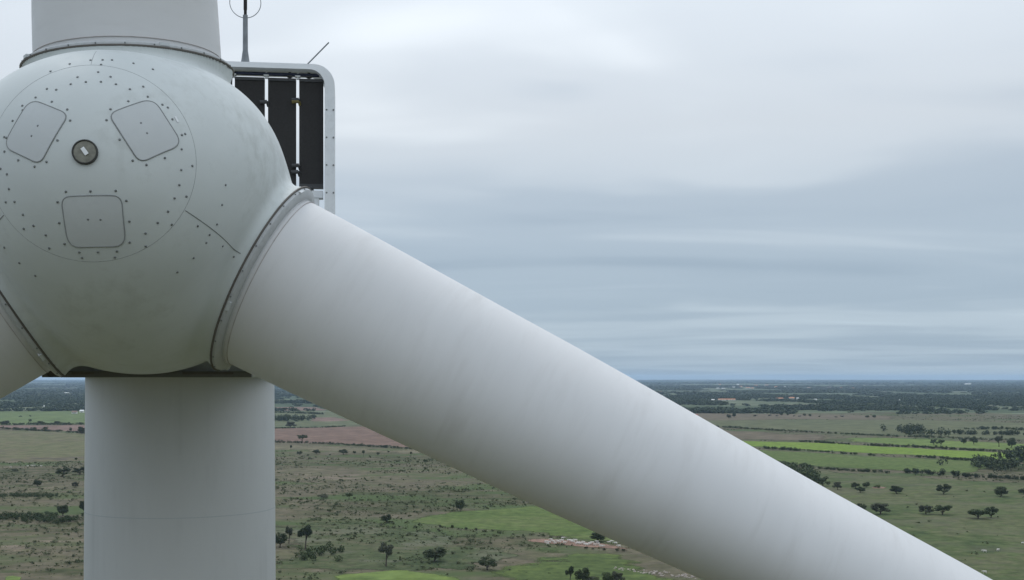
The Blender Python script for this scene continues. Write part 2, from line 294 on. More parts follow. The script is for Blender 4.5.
HEDGES = [
    ([(-1064.7, 2376.2), (-910.4, 2376.2), (-798.0, 2386.2), (-617.2, 2361.3)], 4.2, 'dark hedge between the pale green field and the pinkish soil strip left of the tower'),
    ([(-999.7, 2231.2), (-911.1, 2192.3), (-807.1, 2106.8), (-691.6, 2009.6), (-498.3, 1849.0)], 4.0, 'dark hedge along the near side of the pinkish soil strip left of the tower'),
    ([(-457.1, 1804.8), (-333.8, 1727.8), (-296.4, 1722.6), (-241.6, 1681.7), (-144.3, 1587.5), (-51.7, 1515.3)], 3.5, 'dark hedge along the near side of the red soil field'),
    ([(-516.6, 2179.7), (-399.7, 2218.1), (-341.3, 2248.9), (-312.3, 2303.7)], 2.5, 'thin hedge along the far side of the red soil field'),
    ([(-526.9, 2660.7), (-481.2, 2611.6), (-430.2, 2623.7)], 9.4, 'bushy tree belt in the grey green field right of the tower'),
    ([(-680.9, 3201.8), (-570.5, 3166.0), (-469.9, 3046.9)], 4.6, 'thin dark belt below the farthest soil strip right of the tower'),
    ([(352.3, 2308.4), (402.3, 2222.4), (432.1, 2146.7), (499.6, 2031.3), (585.5, 1908.1), (645.5, 1858.1), (726.9, 1749.1), (786.3, 1647.4)], 4.0, 'long dark hedge between the olive field and the green crop strips'),
    ([(410.2, 1754.6), (430.6, 1722.6), (460.0, 1676.7)], 3.6, 'short hedge in the middle of the bright green strips'),
    ([(470.8, 1657.1), (501.1, 1633.2), (536.7, 1600.9), (574.1, 1544.2), (616.6, 1495.3)], 3.6, 'hedge running to the right edge between the bright green strips'),
    ([(324.7, 1587.5), (345.0, 1556.9), (359.0, 1535.8)], 3.8, 'hedge piece nearest the blade below the bright green strip'),
    ([(371.4, 1515.3), (389.0, 1507.2)], 2.9, 'short hedge piece second from the blade below the bright green strip'),
    ([(396.3, 1479.7), (408.9, 1464.4)], 3.1, 'short hedge piece third from the blade below the bright green strip'),
    ([(418.9, 1445.7), (428.5, 1438.4)], 3.0, 'smallest hedge piece below the bright green strip'),
    ([(457.7, 1423.9), (475.9, 1402.8), (495.6, 1368.9), (513.2, 1336.6)], 3.6, 'right hand hedge below the bright green strip, running into a thicket'),
    ([(278.2, 1298.3), (288.5, 1269.2), (305.7, 1242.8)], 4.1, 'leafy hedge by the blade on the near side of the green fields'),
    ([(303.7, 1234.7), (331.5, 1208.4), (361.5, 1178.2)], 2.9, 'long thin hedge on the near side of the green fields'),
    ([(377.4, 1183.1), (394.8, 1163.7), (415.5, 1142.6)], 5.7, 'dense hedge above the left half of the dirt track'),
    ([(413.8, 1138.0), (442.8, 1117.8), (458.2, 1102.6), (497.9, 1061.3)], 3.2, 'hedge above the dirt track at the right edge'),
    ([(463.0, 1240.1), (479.0, 1234.7), (504.8, 1253.8)], 9.1, 'big dark thicket at the right end of the green fields'),
    ([(538.1, 1336.6), (559.9, 1352.6), (590.6, 1352.6)], 14.2, 'tall dark thicket cut by the right edge of the picture'),
    ([(633.1, 2031.3), (652.5, 2009.6), (663.6, 1974.6)], 10.6, "compact dark grove at the left of the olive field's grove row"),
    ([(701.3, 1981.5), (734.1, 1974.6), (776.7, 1961.0), (810.5, 1927.6)], 8.0, 'long dark grove in the olive field towards the right edge'),
    ([(797.1, 2163.1), (842.5, 2171.3), (894.1, 2126.5)], 5.2, 'farther thin grove behind the long dark grove'),
    ([(-107.1, 631.1), (-100.7, 629.7), (-92.2, 638.2)], 3.6, 'low round shrub patch at the foot of the tall umbrella tree'),
    ([(261.7, 1221.4), (258.9, 1147.2), (268.5, 1102.6)], 6.6, 'loose scrub thicket beside the blade on the right'),
    ([(-338.7, 799.3), (-321.5, 805.0), (-295.6, 788.2), (-276.7, 785.5)], 2.9, 'band of green scrub left of the tower'),
    ([(-395.2, 950.9), (-373.3, 954.1), (-348.6, 946.1)], 2.0, 'thin band of green scrub between the round tree and the scrubland left of the tower'),
]
HERD = [(18.9, 683.2), (19.5, 675.1), (20.5, 681.2), (21.9, 691.5), (22.8, 685.3), (23.7, 678.7), (25.3, 686.1), (26.3, 682.8), (27.9, 686.9), (28.9, 698.8), (29.0, 679.5), (31.8, 687.8), (32.9, 686.1), (33.8, 682.0), (35.5, 688.6), (35.7, 676.3), (36.7, 679.5), (37.3, 675.5), (38.6, 678.7), (39.6, 682.0), (40.0, 674.7), (40.6, 670.7), (41.8, 673.1), (42.9, 677.1), (44.4, 679.5), (45.2, 671.5), (47.2, 683.6), (47.4, 675.5), (48.1, 665.2), (49.2, 665.9), (53.6, 681.2), (55.2, 683.6), (56.9, 677.1), (57.8, 665.2)]
STRAY = [(247.3, 644.7), (256.4, 649.9), (280.8, 677.1), (220.9, 575.9)]
LEFT_HERD = [(-498.1, 1267.8), (-495.1, 1270.7), (-493.6, 1273.5), (-489.9, 1270.7), (-484.7, 1267.8), (-508.1, 1248.3)]
HOUSES = [
    (410.4, 2778.0, 18.0, 8.1, 'red', 'white walled house with red roof right beside the blade'),
    (-1107.0, 3113.8, 12.6, 6.6, 'brown', 'brown roofed farmhouse beside the tower at the pale green field'),
    (-1118.8, 3201.8, 10.4, 6.8, 'white', 'white shed beside the brown roofed farmhouse at the tower'),
    (-2382.9, 6589.8, 24.1, 9.6, 'white', 'bright white hall in the far left plain'),
    (852.6, 4885.5, 67.4, 6.3, 'orange', 'very long low barn with orange roof in the far plain'),
    (783.6, 4802.7, 11.7, 6.2, 'white', 'white building at the left end of the long orange barn'),
    (1110.6, 5105.6, 29.0, 6.6, 'orange', 'orange roofed barn, left of the two short ones in the far plain'),
    (1170.9, 5152.0, 20.9, 8.4, 'orange', 'orange roofed barn, right of the two short ones in the far plain'),
    (1173.8, 5060.0, 8.2, 8.2, 'white', 'white house touching the right short orange barn'),
    (1203.5, 4885.5, 10.3, 5.6, 'white', 'small white house right of the orange barns'),
    (-1397.9, 3680.0, 3.6, 9.0, 'silo', 'pale slim silo in the dark wood left of the tower'),
    (1415.0, 4497.8, 5.1, 11.0, 'silo', 'white slim silo in the far woodland on the right'),
    (5384.4, 14531.3, 70.8, 16.5, 'white', 'brightest white building near the horizon on the right'),
]
TOWN = [(1662.5, 9942.5, 21.1, 6.1, 'white'), (1677.4, 9771.0, 25.7, 5.9, 'white'), (1891.1, 10494.8, 25.9, 9.9, 'white'), (2149.8, 11565.7, 24.2, 9.1, 'orange'), (1938.6, 10120.0, 33.1, 9.1, 'orange'), (1907.4, 9771.0, 20.3, 9.2, 'orange'), (2792.9, 13493.3, 44.7, 8.7, 'orange'), (2335.4, 10898.5, 24.4, 10.0, 'orange'), (2462.4, 11112.2, 20.1, 9.0, 'white'), (2609.8, 11565.7, 31.1, 7.4, 'white'), (2439.6, 10120.0, 22.4, 9.6, 'pink'), (2505.8, 9942.5, 33.8, 5.7, 'orange'), (2651.3, 10304.0, 29.2, 9.5, 'pink'), (2702.5, 10120.0, 20.6, 7.5, 'orange'), (2751.9, 9942.5, 25.2, 6.3, 'orange'), (3608.4, 12593.8, 27.3, 11.2, 'white'), (2453.3, 14531.3, 25.0, 12.0, 'orange'), (2550.9, 12880.0, 35.0, 10.7, 'orange'), (2599.0, 14168.0, 27.3, 11.9, 'white'), (865.3, 5611.1, 14.0, 3.6, 'white'), (698.7, 5346.4, 11.8, 3.8, 'pink'), (884.2, 7360.0, 16.9, 5.9, 'orange')]

# ------------------------------------------------------------------ helpers
def link(o, parent=None):
    COL.objects.link(o)
    if parent is not None:
        o.parent = parent
    return o


def mesh_obj(name, me, mat=None, parent=None):
    o = bpy.data.objects.new(name, me)
    if mat is not None and not me.materials:
        me.materials.append(mat)
    return link(o, parent)


def empty(name, loc=(0, 0, 0), parent=None, rz=0.0):
    o = bpy.data.objects.new(name, None)
    o.empty_display_size = 1.0
    o.location = loc
    o.rotation_euler = (0, 0, rz)
    return link(o, parent)


def tag(o, label=None, cat=None, group=None, kind=None):
    if label: o['label'] = label
    if cat: o['category'] = cat
    if group: o['group'] = group
    if kind: o['kind'] = kind
    return o


def np_mesh(name, v, faces, smooth=False):
    """faces: int array (n,3) or (n,4), or list of tuples"""
    me = bpy.data.meshes.new(name)
    if isinstance(faces, np.ndarray):
        n, k = faces.shape
        me.vertices.add(len(v)); me.vertices.foreach_set('co', np.asarray(v, dtype=np.float32).ravel())
        me.loops.add(n * k); me.loops.foreach_set('vertex_index', faces.astype(np.int32).ravel())
        me.polygons.add(n)
        me.polygons.foreach_set('loop_start', np.arange(0, n * k, k, dtype=np.int32))
        me.update(calc_edges=True)
    else:
        me.from_pydata([tuple(map(float, q)) for q in v], [], faces)
    me.validate()
    if smooth:
        me.polygons.foreach_set('use_smooth', [True] * len(me.polygons))
    me.update()
    return me


class MB:
    """collects simple shapes into one mesh"""
    def __init__(self):
        self.v = []; self.f = []; self.s = []

    def add(self, v, f, smooth=False):
        o = len(self.v)
        self.v += [tuple(q) for q in v]
        self.f += [tuple(i + o for i in q) for q in f]
        self.s += [smooth] * len(f)
        return self

    def box(self, lo, hi):
        x0, y0, z0 = lo; x1, y1, z1 = hi
        v = [(x0, y0, z0), (x1, y0, z0), (x1, y1, z0), (x0, y1, z0), (x0, y0, z1), (x1, y0, z1), (x1, y1, z1), (x0, y1, z1)]
        return self.add(v, [(0, 3, 2, 1), (4, 5, 6, 7), (0, 1, 5, 4), (1, 2, 6, 5), (2, 3, 7, 6), (3, 0, 4, 7)])

    def tube(self, pts, rad, n=10, closed=False, cap=True):
        pts = [Vector(p) for p in pts]
        m = len(pts)
        rads = rad if isinstance(rad, (list, tuple)) else [rad] * m
        vs = []; prev = None
        for i, p in enumerate(pts):
            if closed:
                t = pts[(i + 1) % m] - pts[i - 1]
            else:
                t = pts[min(i + 1, m - 1)] - pts[max(i - 1, 0)]
            t.normalize()
            if prev is None:
                a = Vector((0, 0, 1)) if abs(t.z) < 0.9 else Vector((1, 0, 0))
                e = t.cross(a).normalized()
            else:
                e = (prev - t * prev.dot(t)).normalized()
            prev = e
            g = t.cross(e)
            for k in range(n):
                w = 2 * math.pi * k / n
                vs.append(p + (e * math.cos(w) + g * math.sin(w)) * rads[i])
        fs = []
        for i in range(m if closed else m - 1):
            j = (i + 1) % m
            for k in range(n):
                l = (k + 1) % n
                fs.append((i * n + k, i * n + l, j * n + l, j * n + k))
        self.add(vs, fs, True)
        if cap and not closed:
            self.add(vs[:n], [tuple(range(n - 1, -1, -1))]); self.add(vs[-n:], [tuple(range(n))])
        return self

    def lathe(self, prof, n=64, M=None, close=False):
        """prof: (radius, height) pairs turned about z"""
        vs = []
        for r_, z_ in prof:
            for k in range(n):
                w = 2 * math.pi * k / n
                q = Vector((r_ * math.cos(w), r_ * math.sin(w), z_))
                vs.append(M @ q if M is not None else q)
        m = len(prof); fs = []
        for i in range(m if close else m - 1):
            j = (i + 1) % m
            for k in range(n):
                l = (k + 1) % n
                fs.append((i * n + k, i * n + l, j * n + l, j * n + k))
        return self.add(vs, fs, True)

    def mesh(self, name, sharp=35):
        me = bpy.data.meshes.new(name)
        me.from_pydata([tuple(map(float, q)) for q in self.v], [], self.f)
        me.polygons.foreach_set('use_smooth', self.s)
        me.update()
        if any(self.s):
            me.set_sharp_from_angle(angle=R(sharp))
        return me

    def build(self, name, mat, parent=None, sharp=35):
        return mesh_obj(name, self.mesh(name, sharp), mat, parent)


def vnoise(x, y, seed=0):
    """smooth value noise in 0..1, vectorised"""
    xi = np.floor(x).astype(np.int64); yi = np.floor(y).astype(np.int64)
    fx = x - xi; fy = y - yi
    fx = fx * fx * (3 - 2 * fx); fy = fy * fy * (3 - 2 * fy)

    def hsh(a, b):
        h = (a * 374761393 + b * 668265263 + seed * 974711) & 0x7fffffff
        h = ((h ^ (h >> 13)) * 1274126177) & 0x7fffffff
        return ((h ^ (h >> 16)) & 0xffff) / 65535.0
    return (hsh(xi, yi) * (1 - fx) + hsh(xi + 1, yi) * fx) * (1 - fy) + (hsh(xi, yi + 1) * (1 - fx) + hsh(xi + 1, yi + 1) * fx) * fy


# ------------------------------------------------------------------ materials
def new_mat(name):
    m = bpy.data.materials.new(name)
    m.use_nodes = True
    t = m.node_tree
    return m, t, t.nodes['Principled BSDF']


def paint(name, col, rough=0.45, var=0.10, scale=0.8, dirt=None, dirt_amt=0.25, streak=(1, 1, 1), metal=0.0, spec=0.4, runs=None, runs_amt=0.0):
    """weathered painted surface: soft tonal variation, a little grime, uneven gloss"""
    m, t, p = new_mat(name)
    l = t.links.new
    c = t.nodes.new('ShaderNodeTexCoord')
    mp_ = N(t, 'ShaderNodeMapping'); mp_.inputs['Scale'].default_value = streak
    l(c.outputs['Object'], mp_.inputs[0])
    a = N(t, 'ShaderNodeTexNoise', inp={'Scale': scale, 'Detail': 6.0, 'Roughness': 0.6})
    b = N(t, 'ShaderNodeTexNoise', inp={'Scale': scale * 7, 'Detail': 8.0, 'Roughness': 0.7})
    l(mp_.outputs[0], a.inputs['Vector']); l(mp_.outputs[0], b.inputs['Vector'])
    lo = tuple(x * (1 - var) for x in col); hi = tuple(min(1, x * (1 + var * 0.5)) for x in col)
    base = ramp(t, a.outputs[0], [(0.3, lo), (0.7, hi)])
    if dirt is None:
        dirt = tuple(x * 0.62 for x in col)
    dm = math_node(t, 'MULTIPLY', a.outputs[0], b.outputs[0])
    dm = ramp(t, dm, [(0.27, (0, 0, 0)), (0.42, (1, 1, 1))])
    base = mix_col(t, math_node(t, 'MULTIPLY', dm, dirt_amt), base, dirt)
    if runs is not None:
        # thin streaks of grime, broken up along their length
        m2 = N(t, 'ShaderNodeMapping'); m2.inputs['Scale'].default_value = runs
        l(c.outputs['Object'], m2.inputs[0])
        r1 = N(t, 'ShaderNodeTexNoise', inp={'Scale': 1.0, 'Detail': 3.0, 'Roughness': 0.55})
        r2 = N(t, 'ShaderNodeTexNoise', inp={'Scale': 0.7, 'Detail': 3.0, 'Roughness': 0.6})
        l(m2.outputs[0], r1.inputs['Vector']); l(c.outputs['Object'], r2.inputs['Vector'])
        k1_ = ramp(t, r1.outputs[0], [(0.52, (0, 0, 0)), (0.70, (1, 1, 1))])
        k2_ = ramp(t, r2.outputs[0], [(0.46, (0, 0, 0)), (0.66, (1, 1, 1))])
        base = mix_col(t, math_node(t, 'MULTIPLY', math_node(t, 'MULTIPLY', k1_, k2_), runs_amt), base, dirt)
    l(base, p.inputs['Base Color'])
    rr = ramp(t, b.outputs[0], [(0.3, (rough * 0.85,) * 3), (0.7, (min(1, rough * 1.25),) * 3)])
    l(rr, p.inputs['Roughness'])
    p.inputs['Metallic'].default_value = metal
    p.inputs['Specular IOR Level'].default_value = spec
    bu = N(t, 'ShaderNodeBump', inp={'Strength': 0.06, 'Distance': 0.004})
    l(b.outputs[0], bu.inputs['Height']); l(bu.outputs[0], p.inputs['Normal'])
    return m


def plain(name, col, rough=0.6, metal=0.0, var=0.15, scale=6.0):
    m, t, p = new_mat(name)
    c = t.nodes.new('ShaderNodeTexCoord')
    a = N(t, 'ShaderNodeTexNoise', inp={'Scale': scale, 'Detail': 4.0})
    t.links.new(c.outputs['Object'], a.inputs['Vector'])
    t.links.new(ramp(t, a.outputs[0], [(0.3, tuple(x * (1 - var) for x in col)), (0.7, tuple(min(1, x * (1 + var)) for x in col))]), p.inputs['Base Color'])
    p.inputs['Roughness'].default_value = rough
    p.inputs['Metallic'].default_value = metal
    return m


def leaf_mat(name, c1, c2):
    m, t, p = new_mat(name)
    oi = t.nodes.new('ShaderNodeObjectInfo')
    g = t.nodes.new('ShaderNodeNewGeometry')
    v = math_node(t, 'ADD', math_node(t, 'MULTIPLY', g.outputs['Random Per Island'], 0.6), math_node(t, 'MULTIPLY', oi.outputs['Random'], 0.4))
    t.links.new(ramp(t, v, [(0.1, c1), (0.9, c2)]), p.inputs['Base Color'])
    p.inputs['Roughness'].default_value = 0.75
    p.inputs['Specular IOR Level'].default_value = 0.2
    return m


def ground_mat(name, cols, scale=0.004, stretch=(1, 1, 1), fine=0.12, spots=None, spot_amt=0.0, rot=0.0, ragged=True, rag_scale=0.05, gain=0.82, yel=0.92):
    """cols: dark to light grass/soil tones, broad patches + mid mottling + fine tufts"""
    m, t, p = new_mat(name)
    l = t.links.new
    g = t.nodes.new('ShaderNodeNewGeometry')
    mp_ = N(t, 'ShaderNodeMapping'); mp_.inputs['Scale'].default_value = stretch
    mp_.inputs['Rotation'].default_value = (0, 0, rot)
    l(g.outputs['Position'], mp_.inputs[0])
    a = N(t, 'ShaderNodeTexNoise', inp={'Scale': scale, 'Detail': 6.0, 'Roughness': 0.62, 'Distortion': 0.4})
    b = N(t, 'ShaderNodeTexNoise', inp={'Scale': scale * 9, 'Detail': 5.0, 'Roughness': 0.65})
    c = N(t, 'ShaderNodeTexNoise', inp={'Scale': fine * 0.5, 'Detail': 7.0, 'Roughness': 0.72})
    for n in (a, b): l(mp_.outputs[0], n.inputs['Vector'])
    l(g.outputs['Position'], c.inputs['Vector'])
    f = math_node(t, 'ADD', math_node(t, 'MULTIPLY', a.outputs[0], 0.55), math_node(t, 'MULTIPLY', b.outputs[0], 0.45))
    cols = [tuple(q * gain for q in cc) for cc in cols]
    cols = [(a_, b_ * yel, c_ * yel * yel) for a_, b_, c_ in cols]
    k = len(cols)
    base = ramp(t, f, [(0.40 + 0.20 * i / max(1, k - 1), cc) for i, cc in enumerate(cols)])
    tuft = ramp(t, c.outputs[0], [(0.36, (0.55, 0.58, 0.55)), (0.64, (1.38, 1.34, 1.36))])
    base = mix_col(t, 0.8, base, tuft, 'MULTIPLY')
    if spots is not None:
        d = N(t, 'ShaderNodeTexNoise', inp={'Scale': scale * 2.2, 'Detail': 5.0, 'Roughness': 0.6})
        mp3 = N(t, 'ShaderNodeMapping'); mp3.inputs['Location'].default_value = (731, 92, 0); mp3.inputs['Scale'].default_value = stretch
        l(g.outputs['Position'], mp3.inputs[0]); l(mp3.outputs[0], d.inputs['Vector'])
        dm = ramp(t, d.outputs[0], [(0.50, (0, 0, 0)), (0.61, (1, 1, 1))])
        base = mix_col(t, math_node(t, 'MULTIPLY', dm, spot_amt), base, spots)
    l(base, p.inputs['Base Color'])
    if ragged:
        # sheet breaks up into patches along its rim ('rim' is 0 on the outline, 1 inside)
        at = N(t, 'ShaderNodeAttribute', attribute_name='rim')
        e = N(t, 'ShaderNodeTexNoise', inp={'Scale': rag_scale, 'Detail': 5.0, 'Roughness': 0.65})
        l(g.outputs['Position'], e.inputs['Vector'])
        s_ = math_node(t, 'ADD', math_node(t, 'MULTIPLY', at.outputs['Fac'], 0.62), math_node(t, 'SUBTRACT', e.outputs[0], 0.31))
        l(ramp(t, s_, [(0.44, (0, 0, 0)), (0.56, (1, 1, 1))]), p.inputs['Alpha'])
    p.inputs['Roughness'].default_value = 0.95
    p.inputs['Specular IOR Level'].default_value = 0.1
    return m


M_blade = paint('blade_paint', (0.645, 0.64, 0.64), rough=0.42, var=0.05, scale=0.55, dirt=(0.40, 0.38, 0.36), dirt_amt=0.15, streak=(0.3, 0.3, 1.5), runs=(0.7, 0.7, 5.0), runs_amt=0.20)
M_spin = paint('spinner_paint', (0.60, 0.63, 0.622), rough=0.5, var=0.07, scale=0.7, dirt=(0.36, 0.37, 0.34), dirt_amt=0.34, runs=(3.5, 1.6, 0.7), runs_amt=0.32)
M_tower = paint('tower_paint', (0.60, 0.61, 0.615), rough=0.45, var=0.05, scale=0.6, dirt_amt=0.18, streak=(1, 1, 0.25), runs=(4.0, 4.0, 0.12), runs_amt=0.30)
M_weld = paint('weld_paint', (0.50, 0.53, 0.545), rough=0.5, var=0.05)
M_nac = paint('nacelle_paint', (0.58, 0.60, 0.61), rough=0.5, var=0.06)
M_ring = paint('collar_paint', (0.48, 0.49, 0.495), rough=0.5, var=0.12, scale=2.0, dirt_amt=0.4)
M_hatch = paint('hatch_paint', (0.55, 0.57, 0.572), rough=0.55, var=0.05, scale=1.5, dirt_amt=0.15)
M_seal = plain('seal_rubber', (0.12, 0.108, 0.095), 0.8)
M_gasket = plain('gasket_grey', (0.25, 0.26, 0.26), 0.7)
M_bolt = plain('bolt_steel', (0.19, 0.20, 0.20), 0.5, 0.5)
M_cap = plain('nose_cap_metal', (0.21, 0.205, 0.17), 0.55, 0.3, 0.2, 20)
M_capdark = plain('nose_cap_rim', (0.04, 0.04, 0.035), 0.6)
M_white = plain('white_plate', (0.78, 0.79, 0.8), 0.5)
M_rad = plain('radiator_black', (0.020, 0.019, 0.019), 0.75, 0.0, 0.2, 30)
M_pipe = plain('pipe_dark_blue', (0.018, 0.026, 0.06), 0.4)
M_dark = plain('dark_steel', (0.06, 0.062, 0.065), 0.55, 0.3)
M_mast = plain('mast_grey', (0.20, 0.215, 0.23), 0.5, 0.3)
M_yellow = plain('valve_olive', (0.16, 0.13, 0.04), 0.5)
M_skirt = paint('skirt_shade_grey', (0.16, 0.16, 0.15), rough=0.6, var=0.15, scale=2.0)  # shading under the nacelle is put into this dark grey
M_frame = paint('cooler_frame_paint', (0.78, 0.80, 0.82), rough=0.4, var=0.05, scale=1.2)

# ------------------------------------------------------------------ wind turbine
HUB = Vector((-5.0241, 16.459, EYE + 2.1703))
YAW, TILT, PHI, CONE = R(7.353), R(4.812), R(2.543), R(4.651)
ax_a = Vector((-math.sin(YAW) * math.cos(TILT), math.cos(YAW) * math.cos(TILT), -math.sin(TILT)))   # downwind along the shaft
ax_r = Vector((math.cos(YAW), math.sin(YAW), 0))
ax_u = ax_r.cross(ax_a)
HUBM = Matrix((ax_r, ax_a, ax_u)).transposed().to_4x4()
HUBM.translation = HUB
TW = HUB + ax_a * 4.118 + ax_r * 0.042                                            # tower axis
base_pt = Vector((TW.x, TW.y, 0))
turbine = empty('wind_turbine', base_pt)
tag(turbine, 'pale grey wind turbine, its hub, tower and lower right blade filling the left foreground', 'wind turbine')
TINV = Matrix.Translation(-base_pt)


def place(o, M):
    """M in world space; parts keep their own frame under the turbine"""
    o.matrix_local = TINV @ M
    return o


# --- tower: slightly conical steel cans with faint weld seams
TOP_Z = HUB.z - 2.10
mb = MB()
zs = np.linspace(0, TOP_Z, 34)
mb.lathe([(2.15 - (2.15 - 1.518) * z / TOP_Z, z) for z in zs], 128)
tower = mb.build('tower', M_tower, turbine)
z = TOP_Z - 2.25
while z > 60:
    rr = 2.15 - (2.15 - 1.518) * z / TOP_Z
    s = MB(); s.lathe([(rr - 0.004, z - 0.012), (rr + 0.0012, z - 0.006), (rr + 0.0012, z + 0.006), (rr - 0.004, z + 0.012)], 128)
    s.build('weld_seam', M_weld, tower)
    z -= 2.9
s = MB(); s.box((1.58, -0.45, 0), (1.59 + 0.55, 0.45, 0.9)).box((2.10, -0.45, 0.9), (2.17, 0.45, 2.9))
s.build('entry_door', M_nac, tower)

# --- nacelle: rounded box behind the hub, level
YM = Matrix((Vector(ax_r), Vector((-math.sin(YAW), math.cos(YAW), 0)), Vector((0, 0, 1)))).transposed().to_4x4()
YM.translation = HUB


def rrect(hw, z0, z1, rt, rb_, n=10):
    pts = []
    for cx_, cz_, a0, rad in ((hw - rt, z1 - rt, 0, rt), (-hw + rt, z1 - rt, 90, rt), (-hw + rb_, z0 + rb_, 180, rb_), (hw - rb_, z0 + rb_, 270, rb_)):
        for k in range(n + 1):
            w = R(a0 + 90 * k / n)
            pts.append((cx_ + rad * math.cos(w), cz_ + rad * math.sin(w)))
    return pts


secs = [(0.98, 1.43, -2.165, 1.0, 0.5, 0.06), (1.5, 1.5, -2.17, 1.15, 0.5, 0.08), (3.0, 1.72, -2.175, 1.2, 0.45, 0.18),
        (5.0, 1.84, -2.175, 1.2, 0.35, 0.3), (10.2, 1.84, -2.15, 1.2, 0.3, 0.35), (11.2, 1.6, -1.8, 0.95, 0.3, 0.4)]
vs = []; fs = []
for y_, hw, z0, z1, rt, rb_ in secs:
    vs += [(x_, y_, z_) for x_, z_ in rrect(hw, z0, z1, rt, rb_)]
n_ = len(vs) // len(secs)
for i in range(len(secs) - 1):
    for k in range(n_):
        l_ = (k + 1) % n_
        fs.append((i * n_ + k, i * n_ + l_, (i + 1) * n_ + l_, (i + 1) * n_ + k))
mb = MB(); mb.add(vs, fs, True)
mb.add(vs[:n_], [tuple(range(n_))]); mb.add(vs[-n_:], [tuple(range(n_ - 1, -1, -1))])
nacelle = place(mb.build('nacelle', M_nac, turbine), YM)
# stepped front skirt seen under the spinner, with drain holes
mb = MB(); mb.box((-1.40, 0.80, -2.172), (1.45, 0.975, -2.085))
mb.box((-1.40, 0.84, -2.083), (-1.13, 0.975, -2.01))
mb.build('front_skirt', M_skirt, nacelle)
mb = MB(); mb.lathe([(0.001, 0), (0.055, 0), (0.055, 0.02)], 16, Matrix.Translation((-1.27, 0.79, -2.115)) @ Matrix.Rotation(R(90), 4, 'X'))
mb.build('drain_hole', M_seal, nacelle)
for x0, x1 in ((-1.0, -0.7), (0.5, 1.2)):
    mb = MB(); mb.box((x0, 0.792, -2.13), (x1, 0.799, -2.10)); mb.build('drain_slot', M_seal, nacelle)

# --- spinner shell: ellipsoid nose, drum and three flared cuffs blended together
b_loc = []
for k in range(3):
    an = -PHI + k * 2 * math.pi / 3
    b_loc.append(np.array([math.sin(an) * math.cos(CONE), -math.sin(CONE), math.cos(an) * math.cos(CONE)]))
RIM = 1.91


def sdf(p):
    x, y, z_ = p[..., 0], p[..., 1], p[..., 2]
    rr = np.sqrt(x * x + z_ * z_)
    lobe = (0.5 + 0.5 * np.cos(3 * (np.arctan2(x, z_) + PHI))) ** 1.1
    fade = np.clip((y + 2.75) / 1.3, 0, 1) * np.clip((0.35 - y) / 0.9, 0, 1)
    rr = rr / (1 - 0.14 * lobe * fade * fade * (3 - 2 * fade))
    k0 = np.sqrt((rr / 2.12) ** 2 + ((y + 0.2) / 2.96) ** 2) + 1e-9
    k1 = np.sqrt((rr / 2.12 ** 2) ** 2 + ((y + 0.2) / 2.96 ** 2) ** 2) + 1e-9
    d = np.where(y < -0.2, k0 * (k0 - 1) / k1, rr - (2.12 - 0.05 * np.maximum(y + 0.2, 0) ** 2))
    for b in b_loc:
        ax = p @ b
        q = p - ax[..., None] * b
        rad = np.sqrt((q * q).sum(-1))
        s_ = np.clip((ax - 1.25) / (RIM - 1.25), 0, 1)
        c = np.maximum(rad - (1.20 + 0.16 * s_ ** 2.2), np.maximum(ax - RIM, -ax))
        k = 0.22
        h_ = np.clip(0.5 + 0.5 * (c - d) / k, 0, 1)
        d = c * (1 - h_) + d * h_ - k * h_ * (1 - h_)
        d = np.where((rad < 1.362) & (ax > 0), np.maximum(d, ax - RIM), d)
    return np.maximum(d, y - 0.86)


def surf_y(x, z_):
    """front surface of the shell (towards the nose) above the point (x, z) of the rotor plane"""
    x = np.atleast_1d(np.asarray(x, float)); z_ = np.atleast_1d(np.asarray(z_, float))
    y = np.full(x.shape, -4.0)
    for _ in range(60):
        d = sdf(np.stack([x, y, z_], -1))
        y = y + np.clip(d, -0.05, 0.5) * 0.8
    return y


def surf_n(p):
    e = 1e-3
    g = np.stack([sdf(p + e * np.eye(3)[i]) - sdf(p - e * np.eye(3)[i]) for i in range(3)], -1)
    return g / np.linalg.norm(g, axis=-1, keepdims=True)


def on_shell(x, z_, off=0.0):
    y = surf_y(x, z_)
    p = np.stack([np.atleast_1d(x).astype(float), y, np.atleast_1d(z_).astype(float)], -1)
    n = surf_n(p)
    return p + n * off, n


NA, NT = 250, 512
al = np.linspace(0.004, R(114), NA)
th = np.linspace(0, 2 * math.pi, NT, endpoint=False)
AA, TT = np.meshgrid(al, th, indexing='ij')
dirs = np.stack([np.sin(AA) * np.cos(TT), -np.cos(AA), np.sin(AA) * np.sin(TT)], -1)
lo = np.zeros(AA.shape); hi = np.full(AA.shape, 5.0)
# first exit from the centre outwards
for _ in range(40):
    mid = (lo + hi) / 2
    ins = sdf(dirs * mid[..., None]) < 0
    lo = np.where(ins, mid, lo); hi = np.where(ins, hi, mid)
V = (dirs * lo[..., None]).reshape(-1, 3)
i0 = np.arange(NA - 1)[:, None] * NT; k0 = np.arange(NT)[None, :]; k1 = (np.arange(NT) + 1) % NT
quads = np.stack([i0 + k0, i0 + k1[None, :], i0 + NT + k1[None, :], i0 + NT + k0], -1).reshape(-1, 4)
V = np.vstack([V, [[0, float(surf_y(0, 0)[0]), 0]]])
me = np_mesh('spinner', V, quads, True)
bm = bmesh.new(); bm.from_mesh(me); bm.verts.ensure_lookup_table()
for k in range(NT):
    f_ = bm.faces.new((bm.verts[len(V) - 1], bm.verts[(k + 1) % NT], bm.verts[k])); f_.smooth = True
bmesh.ops.recalc_face_normals(bm, faces=bm.faces)
bm.to_mesh(me); bm.free()
me.set_sharp_from_angle(angle=R(38))
spinner = place(mesh_obj('spinner', me, M_spin, turbine), HUBM)


